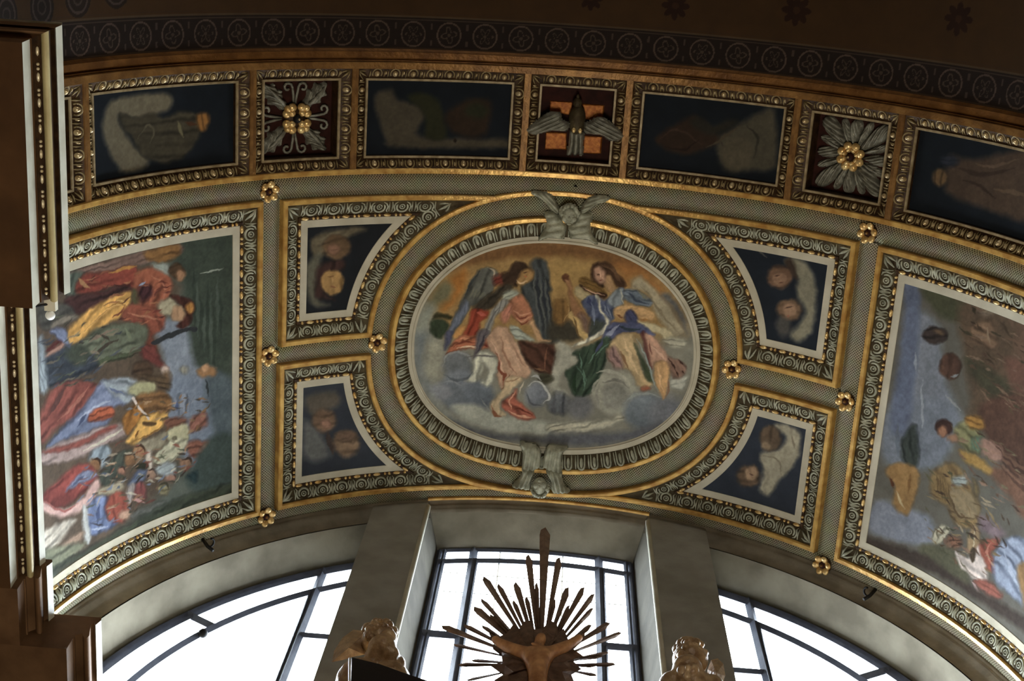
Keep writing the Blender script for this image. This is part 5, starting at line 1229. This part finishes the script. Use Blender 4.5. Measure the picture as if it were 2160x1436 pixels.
def window_side(sg, name, xin, xm, zbar, rin):
    root = bpy.data.objects.new(name, None); COL.objects.link(root); root.location = W3(sg*.65, YG, .3); structure(root)
    a_in = math.degrees(math.asin(abs(xin)/.945)); a1 = 89.0
    f = MB(False); steel(f, arc3(.947, sg*a_in, sg*a1, YG), .0075); steel(f, arc3(.930, sg*a_in, sg*a1, YG-.004), .0045)
    steel(f, [(xin, YG, ZS), (xin, YG, .5), (xin, YG, ztop(xin))], .008); steel(f, [(xin, YG, ZS+.006), (sg*.945, YG, ZS+.006)], .008)
    f.build('window_frame', M['steel'], root)
    b = MB(False); a_in2 = math.degrees(math.asin(abs(xin)/rin)); steel(b, arc3(rin, sg*a_in2, sg*a1, YG), .0075); b.build('arched_bar', M['steel'], root)
    b = MB(False); steel(b, [(xm, YG, ZS), (xm, YG, .4), (xm, YG, ztop(xm))], .0085); steel(b, [(xm+sg*.010, YG-.003, ZS), (xm+sg*.010, YG-.003, ztop(xm, rin))], .003); b.build('mullion', M['steel'], root)
    b = MB(False); steel(b, [(xin, YG, zbar), ((xin+xm)/2, YG, zbar), (xm, YG, zbar)], .0065); b.build('crossbar', M['steel'], root)
    t = math.radians(56.5); b = MB(False); steel(b, [(sg*rin*math.sin(t), YG, rin*math.cos(t)), (sg*.90*math.sin(t), YG, .90*math.cos(t)), (sg*.947*math.sin(t), YG, .947*math.cos(t))], .0085); b.build('radial_bar', M['steel'], root)
    t = math.radians(59.5); b = MB(False); b.ball(W3(sg*(rin-.012)*math.sin(t), YG-.008, (rin-.012)*math.cos(t)), .011*S, 10, 6); b.build('latch', M['iron'], root, True)
    g = MB(False); A = arc3(.945, sg*a_in, sg*88.5, YG+.002, 30); V = [W3(*p) for p in A]+[W3(p[0], p[1], ZS) for p in A]; n = len(A)
    g.add(V, [(i, i+1, n+i+1, n+i) for i in range(n-1)]); g.build('glass', M['glass'], root)
window_side(-1, 'window_1', -.425, -.527, .471, .862)
window_side(1, 'window_3', .400, .508, .466, .858)

def window_mid():
    root = bpy.data.objects.new('window_2', None); COL.objects.link(root); root.location = W3(-.016, YG, .4); structure(root)
    x0, x1 = -.258, .227; R = .981
    f = MB(False); ang = lambda x, r: math.degrees(math.asin(x/r))
    steel(f, arc3(R, ang(x0, R), ang(x1, R), YG), .0050)
    for x in (x0, x1):
        steel(f, [(x, YG, ZS), (x, YG, .5), (x, YG, ztop(x, R))], .006); s = 1 if x < 0 else -1
        steel(f, [(x+s*.013, YG-.003, ZS), (x+s*.013, YG-.003, ztop(x, R))], .0045)
    steel(f, [(x0, YG, ZS+.006), (x1, YG, ZS+.006)], .008); f.build('window_frame', M['steel'], root)
    b = MB(False); steel(b, arc3(.920, ang(x0, .920), ang(x1, .920), YG), .0070); b.build('arched_bar', M['steel'], root)
    for x in (-.172, .146):
        b = MB(False); steel(b, [(x, YG, ZS), (x, YG, .5), (x, YG, ztop(x, R))], .0085); steel(b, [(x+.011, YG-.004, ZS), (x+.011, YG-.004, ztop(x, .92))], .003); b.build('mullion', M['steel'], root)
    for xa, xb, z in ((x0, -.172, .520), (.146, x1, .526)):
        b = MB(False); steel(b, [(xa, YG, z), ((xa+xb)/2, YG, z), (xb, YG, z)], .009); b.build('crossbar', M['steel'], root)
    b = MB(False)
    for x in (-.105, .055): steel(b, [(x, YG+.004, .66), (x, YG+.004, ztop(x, R))], .0014)
    for z in (.74, .84): steel(b, [(x0, YG+.004, z), (x1, YG+.004, z)], .0010)
    b.build('glazing_lead', M['border'], root)
    g = MB(False); A = arc3(R, ang(x0, R), ang(x1, R), YG+.002, 20); V = [W3(*p) for p in A]+[W3(p[0], p[1], ZS) for p in A]; n = len(A)
    g.add(V, [(i, i+1, n+i+1, n+i) for i in range(n-1)]); g.build('glass', M['glass'], root)
window_mid()

# ------------------------------------------------------------------ cornice under the springing of the vault
def cpt(x0, h): return (CX+(x0-CX)*(2.324+h)/2.324, h)
def run(y0, h): return y0*(2.324+h)/2.324
PROF = [  # (x at axis height, height, material key)
    ('soffit', [(-1.10, -.060), (-.9175, -.060)], 'brown_soffit'),
    ('fascia', [(-.9175, -.060), (-.9045, -.020)], 'cornice'),
    ('quirk', [(-.9045, -.020), (-.9015, -.020), (-.9005, -.010)], 'brown_soffit'),
    ('bead_bed', [(-.9005, -.010), (-.8860, .002)], 'umber'),
    ('roll', [(-.8860, .002), (-.8855, -.008), (-.8820, -.014), (-.8775, -.014), (-.8735, -.006), (-.8725, .006)], 'cove'),
    ('groove', [(-.8725, .006), (-.8700, .034), (-.8625, .044)], 'umber'),  # umber colour put in as the groove's shade
    ('fillet', [(-.8625, .044), (-.8610, .034), (-.8500, .054), (-.8500, .064)], 'cornice')]

def cornice(name, label, shift, y0, y1, ret, beads=True, sg=1, brown=False, group=None):
    root = thing(name, label, 'cornice', W3(sg*(-.93+shift), (y0+y1)/2, -.03), group)
    X = lambda x0, h: sg*(cpt(x0+shift, h)[0] if x0 > -1.09 else -1.02)
    mr = MB(False)
    for part, pts, mk in PROF:
        mb = MB(False); rows = []
        if ret:   # mitred return across the front of the chapel
            ra = [W3(sg*-1.3, run(y0-.49*(x0+.9175), h), h) for x0, h in pts]
            rb = [W3(X(x0, h), run(y0-.49*(max(x0, -.9175)+.9175) if x0 > -1.09 else y0, h), h) for x0, h in pts]
            mr.extrude([ra, rb], None); rows.append(rb)
        else:
            rows.append([W3(X(x0, h), y0, h) for x0, h in pts])
        for k in range(1, 9): rows.append([W3(X(x0, h), y0+(y1-y0)*k/8, h) for x0, h in pts])
        mb.extrude(rows, None)
        if part == 'fillet':     # top
            o = X(-.85, .064); mb.add([W3(o, y0-.03*bool(ret), .064), W3(sg*-1.05, y0-.03*bool(ret), .064), W3(sg*-1.05, y1, .064), W3(o, y1, .064)], [(0, 1, 2, 3)])
        mb.build(part, M['cornice_shaded' if brown and part != 'fillet' else mk], root, part == 'roll')  # corner blocks take the shaded brown, their fillet stays light
    if ret: mr.build('return_moulding', M['cornice_shaded'], root)  # return coloured brown for the shade on its nave side
    pl = [(X(x0, h), h) for _, pts, _ in PROF for x0, h in pts]+[(sg*-1.02, .064)]
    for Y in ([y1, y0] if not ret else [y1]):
        mb = MB(False); mb.add([W3(x, Y, z) for x, z in pl], [tuple(range(len(pl)))]); mb.build('end_cap', M['cornice_shaded'], root)
    if beads:
        mb = MB(False); L = y1-y0-.01; n = int(L/.0105)
        for i in range(n):
            y = y0+.006+L*(i+.5)/n; x0 = -.8925; h = -.004; c = W3(X(x0, h), y, h)
            if i % 4 == 0: mb.ball(c, (.0030*S, .0085*S, .0032*S), 8, 6)
            elif i % 4 in (2, 3): mb.ball(W3(X(x0, h), y-(.003 if i % 4 == 3 else .0), h), .0030*S, 8, 6)
        mb.build('gilt_beading', M['pearl'], root, True)
    return root
cornice('cornice', 'silver grey moulded cornice with gilt beading at the upper left, nearer stretch', 0, .271, .7065, True, group='stretches of the left cornice')
cornice('cornice', 'silver grey moulded cornice below the musicians fresco, set back stretch', -.062, .7065, 1.236, False, group='stretches of the left cornice')
cornice('cornice_block', 'shade-brown stepped cornice corner next to the lower left fresco border', -.0495, 1.236, 1.350, False, False, 1, True, 'shade-brown cornice corners at the window')
cornice('cornice_block', 'shade-brown projecting cornice end at the lower left beside the left window', .0385, 1.350, 1.479, False, False, 1, True, 'shade-brown cornice corners at the window')

# ------------------------------------------------------------------ small fittings
def spotlight():
    x, z = on_y(106, 665, .745); x2, z2 = on_y(108, 645, .735)
    k = 2.345/ (2.324+z); P = lambda px, py, h: (CX+ray(px, py)[0]/ray(px, py)[2]*(2.324+h), ray(px, py)[1]/ray(px, py)[2]*(2.324+h), h)
    a = P(106, 665, .085); b = P(108, 640, .088)
    root = thing('spotlight', 'small white round spotlight on the left cornice beside the fresco', 'lamp', W3(*a))
    m = MB(False); m.ball(W3(*a), (.0088*S, .0088*S, .0088*S), 16, 10); m.build('lens', M['white'], root, True)
    m = MB(False); m.box(W3(b[0]-.010, b[1]-.013, b[2]-.008), W3(b[0]+.010, b[1]+.012, b[2]+.006)); m.build('housing', M['border'], root)
    m = MB(False); m.tube([W3(*b), W3(b[0]-.02, b[1], .063)], .0025*S, 6); m.build('bracket', M['iron'], root)
spotlight()

def bracket(px, py, dx, dy, lab):
    u, v = at(px, py, .012); root = thing('bracket', lab, 'bracket', tuple(bend([(u, v, .01)])[0]), 'iron brackets over the window')
    m = MB(); m.tube([(u, v-.012, .012), (u, v, .030), (u, v+.004, .050)], .0042, 8); m.build('stem', M['iron'], root, True)
    m = MB(); s = 1 if dx > 0 else -1
    m.tube([(u, v, .030)]+[(u+s*(.006+.010*math.sin(math.radians(a))), v-.008+.010*math.cos(math.radians(a)), .034) for a in range(0, 200, 25)], .0026, 6); m.build('hook', M['iron'], root, True)
bracket(427, 1146, 1, 0, 'black iron bracket over the left window')
bracket(1846, 1252, -1, 0, 'black iron bracket over the right window')
def small_hook():
    u, v = at(1213, 391, .01); root = thing('hook', 'tiny dark hook in the lattice band above the upper cherub head', 'hook', tuple(bend([(u, v, 0)])[0]))
    m = MB(); m.ball((u, v, .004), (.006, .006, .004), 10, 6); m.build('rose', M['iron'], root, True)
    m = MB(); m.tube([(u, v, .004), (u, v, .016)]+[(u+.004*math.sin(math.radians(a)), v, .020-.004*math.cos(math.radians(a))) for a in range(0, 270, 45)], .0015, 6); m.build('shank', M['iron'], root, True)
small_hook()

# ------------------------------------------------------------------ altar top in front of the window
YA = 1.25
def q3(px, py, Y): x, z = on_y(px, py, Y); return W3(x, Y, z)
def retable():
    zt = -.470; zf = (FLOOR-ZC)/S
    root = thing('altar_retable', 'tall brown marble altar retable below the window, carrying the sunburst', 'altar', W3(0, 1.33, zf))
    for x in (-.36, .36):
        m = MB(False); m.tube([W3(x, 1.26, zf+.25), W3(x, 1.26, -1.2), W3(x, 1.26, -.65)], [.055*S, .055*S, .046*S], 20); m.build('column', M['marble'], root, True)
        m = MB(False); m.box(W3(x-.07, 1.19, zf), W3(x+.07, 1.33, zf+.25)); m.build('pedestal', M['marble'], root)
        m = MB(False); m.box(W3(x-.065, 1.20, -.65), W3(x+.065, 1.32, -.59)); m.build('capital', M['gold'], root)
    m = MB(False); m.box(W3(-.45, 1.30, zf), W3(.45, 1.42, -.59)); m.build('back_slab', M['marble'], root)
    m = MB(False); m.box(W3(-.45, 1.19, -.59), W3(.45, 1.42, -.53)); m.box(W3(-.48, 1.15, -.53), W3(.48, 1.43, zt)); m.build('entablature', M['marble'], root)
retable()

def sunburst():
    A = crop(920, 1100, 4.274); cx, cy = 1141, 1402
    root = thing('sunburst', 'gilded sunburst with long pointed rays round a figure with raised arms, before the window', 'sculpture', q3(cx, cy, YA))
    tips = [(983,50,17),(830,293,11),(1112,318,11),(905,545,7),(425,492,11),(555,558,9),(713,542,11),(812,672,8),(693,705,8),(1072,700,7),(1192,588,11),(1336,588,10),(1202,750,7),(1428,648,9),(1418,775,8),(402,693,8),(338,765,12),(480,832,7),(408,934,7),(245,928,8),(45,938,10),(1402,930,9),(1570,912,10),(1675,1000,8),(150,1105,6),(315,1250,6),(195,1290,7),(1622,1288,7),(1500,1212,6),(268,1432,5),(1450,1388,6),(1440,1300,6),(1560,1180,6)]
    bx, by = A([(940, 1290)])[0]
    for tx, ty, wd in tips:
        px, py = A([(tx, ty)])[0]; d = np.array([px-bx, py-by]); L = np.hypot(*d); d /= L; n = np.array([-d[1], d[0]])
        r0 = 62; w0, w1 = wd*.26, wd*.66; pts = []
        tipw = min(16, L*.1)
        for r, w in ((r0, w0), (L-tipw, w1), (L, 0.8)): pts.append((bx+d[0]*r+n[0]*w, by+d[1]*r+n[1]*w))
        for r, w in ((L-tipw*.35, -w1*.8), (L-tipw, -w1), (r0, -w0)): pts.append((bx+d[0]*r+n[0]*w, by+d[1]*r+n[1]*w))
        m = MB(False); k = len(pts); mid = [(bx+d[0]*r0, by+d[1]*r0), (bx+d[0]*(L-tipw), by+d[1]*(L-tipw))]
        F1 = [q3(*p, YA-.000) for p in pts]; B1 = [q3(*p, YA+.008) for p in pts]; R1 = [q3(*p, YA-.005) for p in mid]
        V = F1+B1+R1; Fs = [(k+i, k+(i+1) % k, (i+1) % k, i) for i in range(k)]+[tuple(range(k, 2*k))]
        Fs += [(0, 1, 2*k+1, 2*k), (1, 2, 2*k+1), (2, 3, 2*k+1), (3, 4, 2*k+1), (4, 5, 2*k, 2*k+1), (5, 0, 2*k)]
        m.add(V, Fs); m.build('ray', M['ray'], root)
    P = [(470,1000),(560,1040),(640,1000),(690,930),(740,980),(790,900),(850,890),(880,970),(960,960),(1030,890),(1090,920),(1100,1000),(1150,960),(1190,1060),(1280,1010),(1340,1000),(1340,1060),(1240,1150),(1340,1220),(1240,1260),(1310,1330),(1220,1380),(1260,1480),(1180,1620),(1040,1700),(860,1700),(720,1640),(620,1560),(520,1430),(600,1380),(490,1300),(595,1260),(590,1210),(510,1150),(520,1090)]
    m = MB(False); pp = A(P); k = len(pp); c = A([(935, 1290)])[0]
    V = [q3(*p, YA-.004) for p in pp]+[q3(*p, YA+.012) for p in pp]+[q3(c[0]+(p[0]-c[0])*.7, c[1]+(p[1]-c[1])*.7, YA-.016-.006*(i % 2)) for i, p in enumerate(pp)]+[q3(*c, YA-.02)]
    Fs = [(i, (i+1) % k, k+(i+1) % k, k+i) for i in range(k)]+[tuple(range(2*k-1, k-1, -1))]+[(i, 2*k+i, 2*k+(i+1) % k, (i+1) % k) for i in range(k)]+[(2*k+i, 3*k, 2*k+(i+1) % k) for i in range(k)]
    m.add(V, Fs); m.build('cloud_disc', M['disc'], root)
    # the figure: one continuous skinned body
    J = {'pelvis': (920,1460,.020,88), 'waist': (915,1370,.026,92), 'chest': (915,1235,.030,118), 'neck': (925,1120,.030,46), 'head': (940,1060,.032,58), 'crown': (958,1015,.034,36),
         'ls': (820,1195,.026,66), 'le': (680,1145,.026,58), 'lw': (560,1085,.024,42), 'lh': (515,1050,.024,36), 'rs': (1015,1185,.026,64), 're': (1150,1135,.026,56), 'rw': (1260,1070,.024,40), 'rh': (1305,1035,.024,34),
         'knee': (905,1600,.026,58), 'foot': (905,1730,.022,34)}
    ED = [('pelvis','waist'),('waist','chest'),('chest','neck'),('neck','head'),('head','crown'),('chest','ls'),('ls','le'),('le','lw'),('lw','lh'),('chest','rs'),('rs','re'),('re','rw'),('rw','rh'),('pelvis','knee'),('knee','foot')]
    nm = list(J); V = [Vector(q3(*A([J[n][:2]])[0], YA-J[n][2]))-Vector(root.location) for n in nm]
    me = bpy.data.meshes.new('figure'); me.from_pydata(V, [(nm.index(a), nm.index(b)) for a, b in ED], []); me.update(); me.materials.append(M['figure'])
    o = bpy.data.objects.new('figure', me); COL.objects.link(o); o.parent = root
    bpy.context.view_layer.objects.active = o
    md = o.modifiers.new('skin', 'SKIN'); md.use_smooth_shade = True
    if not me.skin_vertices: bpy.ops.mesh.customdata_skin_add()
    for i, n in enumerate(nm):
        r = J[n][3]/4.274*.0040; me.skin_vertices[0].data[i].radius = (r*1.05, r*1.05)
    me.skin_vertices[0].data[0].use_root = True
    for i, n in enumerate(nm):
        r = J[n][3]/4.274*.0033; me.skin_vertices[0].data[i].radius = (r, r)
    s = o.modifiers.new('sub', 'SUBSURF'); s.levels = 2; s.render_levels = 2
    m = MB(False); m.tube([q3(1141, 1470, YA+.02), W3(*on_y(1141, 1470, YA+.02)[:1], YA+.02, -.470)], .012*S, 10); m.build('stand', M['iron'], root)
sunburst()

def putto(name, label, blobs, curls, Y, base, seed):
    root = thing(name, label, 'sculpture', q3(*base, Y), 'gilded cherubs on the altar top')
    m = MB(False); sc = S/1000*1.05
    for px, py, r, dy in blobs:
        m.ball(q3(px, py, Y+dy), r*sc, 16, 12)
    o = m.build('body', M['putto'], root, True)
    md = o.modifiers.new('remesh', 'REMESH'); md.mode = 'VOXEL'; md.voxel_size = .012; md.use_smooth_shade = True
    sm = o.modifiers.new('smooth', 'SMOOTH'); sm.iterations = 4
    h = MB(False); rr = np.random.default_rng(seed)
    for cx, cy, R, n in curls:
        for k in range(n):
            a = rr.uniform(math.pi*.9, math.pi*2.1); b = rr.uniform(-.4, 1.0)
            h.ball(q3(cx+math.cos(a)*R*math.cos(b), cy+math.sin(a)*R*math.cos(b), Y-.03*math.sin(b)), R*sc*rr.uniform(.2, .32), 8, 6)
    h.build('hair', M['putto'], root, True)
    b0 = q3(*base, Y); m = MB(False); m.tube([(b0[0], b0[1], ZC-.470*S), (b0[0], b0[1], ZC-.44*S), (b0[0], b0[1], b0[2]+.03)], [.2, .17, .14], 14); m.build('base', M['marble'], root, True)
    return root
def wing_mesh(root, px, Y):
    m = MB(False); k = len(px); c = np.mean(px, axis=0)
    V = [q3(*p, Y) for p in px]+[q3(*p, Y+.018) for p in px]+[q3(*c, Y-.02), q3(*c, Y+.03)]
    m.add(V, [(i, (i+1) % k, k+(i+1) % k, k+i) for i in range(k)]+[(i, 2*k, (i+1) % k) for i in range(k)]+[(k+i, k+(i+1) % k, 2*k+1) for i in range(k)])
    m.build('wing', M['putto'], root)
r_ = putto('gilded_cherub', 'gilded wooden cherub leaning over the black panel, left of the sunburst', [(800,1352,30,0), (806,1368,24,-.02), (818,1345,15,-.03), (795,1385,20,-.01), (835,1400,16,.0), (825,1380,14,-.02), (812,1360,6,-.035), (760,1440,40,.02), (820,1440,36,.02), (790,1470,44,.02)], [(800,1340,30,34)], 1.235, (790, 1500), 5)
wing_mesh(r_, [(775,1330),(745,1328),(722,1345),(705,1372),(700,1396),(722,1392),(745,1385),(770,1380)], 1.245)
r_ = putto('gilded_cherub', 'gilded wooden cherub with a round head, right of the sunburst', [(1456,1392,30,0), (1450,1412,25,-.02), (1440,1415,10,-.035), (1462,1412,10,-.035), (1452,1408,6,-.05), (1450,1426,7,-.04), (1420,1446,24,0), (1460,1460,40,.01), (1500,1450,22,0), (1460,1500,46,.02)], [(1456,1380,30,38)], 1.235, (1460, 1530), 8)
wing_mesh(r_, [(1494,1440),(1492,1412),(1500,1392),(1514,1388),(1526,1400),(1530,1424),(1524,1445),(1512,1460)], 1.25)

def black_panel():
    Y = 1.165; root = thing('panel', 'flat black panel with a silver edge under the left gilded cherub', 'panel', q3(800, 1478, Y))
    P = [(742,1386),(800,1400),(850,1418),(910,1438),(910,1478),(742,1478)]
    m = MB(False); k = len(P); V = [list(q3(*p, Y)) for p in P]+[list(q3(*p, Y+.02)) for p in P]
    for i in (4, 5, 10, 11): V[i][2] = ZC-.470*S
    m.add(V, [tuple(range(k))[::-1], tuple(range(k, 2*k))]+[(i, (i+1) % k, k+(i+1) % k, k+i) for i in range(k)]); m.build('board', M['black'], root)
    m = MB(False); m.tube([q3(737.5, 1388, Y), q3(737.5, 1440, Y), q3(737.5, 1478, Y)], .0020*S, 8); m.build('silver_edge', M['white'], root, True)
black_panel()

# ------------------------------------------------------------------ light and camera
SKY, GROUND = 25.0, 1.4
w = bpy.data.worlds.new('daylight'); SC.world = w; w.use_nodes = True
nt = w.node_tree; bg = nt.nodes['Background']; bg.inputs['Strength'].default_value = 1.0
_tc = nt.nodes.new('ShaderNodeTexCoord'); _sx = nt.nodes.new('ShaderNodeSeparateXYZ'); nt.links.new(_tc.outputs['Generated'], _sx.inputs['Vector'])
_cr = nt.nodes.new('ShaderNodeValToRGB'); nt.links.new(_sx.outputs['Z'], _cr.inputs['Fac'])
_cr.color_ramp.elements[0].position = .0; _cr.color_ramp.elements[0].color = (GROUND*1.0, GROUND*.97, GROUND*.92, 1)
_cr.color_ramp.elements[1].position = .06; _cr.color_ramp.elements[1].color = (SKY*.84, SKY*.92, SKY*1.0, 1)
nt.links.new(_cr.outputs['Color'], bg.inputs['Color'])

def area(name, loc, target, size, power, col, sy=None):
    d = bpy.data.lights.new(name, 'AREA'); d.energy = power; d.color = col; d.size = size
    if sy: d.shape = 'RECTANGLE'; d.size_y = sy
    o = bpy.data.objects.new(name, d); COL.objects.link(o); o.location = loc
    o.rotation_euler = (Vector(target)-Vector(loc)).to_track_quat('-Z', 'Y').to_euler(); return o
# unseen fill lights, one below the vault and one far behind the viewer
area('floor_fill', W3(.1, .95, -2.35), W3(0, 1.0, 1), 3.2, 500, (1.0, .93, .80), 2.0)  # added fill standing in for light bounced off the floor
area('nave_fill', W3(.6, -5.2, .2), W3(0, .6, .6), 6.0, 470, (1.0, .95, .86), 7.0)  # added fill, no window is built here

cd = bpy.data.cameras.new('camera'); cam = bpy.data.objects.new('camera', cd); COL.objects.link(cam)
cd.sensor_width = 36; cd.sensor_fit = 'HORIZONTAL'; cd.lens = F*1000/2160*36; cd.clip_end = 200
Mx = Matrix(((RT[0], UP[0], -fw[0]), (RT[1], UP[1], -fw[1]), (RT[2], UP[2], -fw[2])))
cam.matrix_world = Matrix.Translation((CX*S, 0, CAMZ)) @ Mx.to_4x4()
SC.camera = cam
vs = SC.view_settings; SC.display_settings.display_device = 'sRGB'
vs.view_transform = 'Standard'; vs.look = 'None'; vs.gamma = 1.0; vs.use_curve_mapping = False; vs.exposure = 0.0
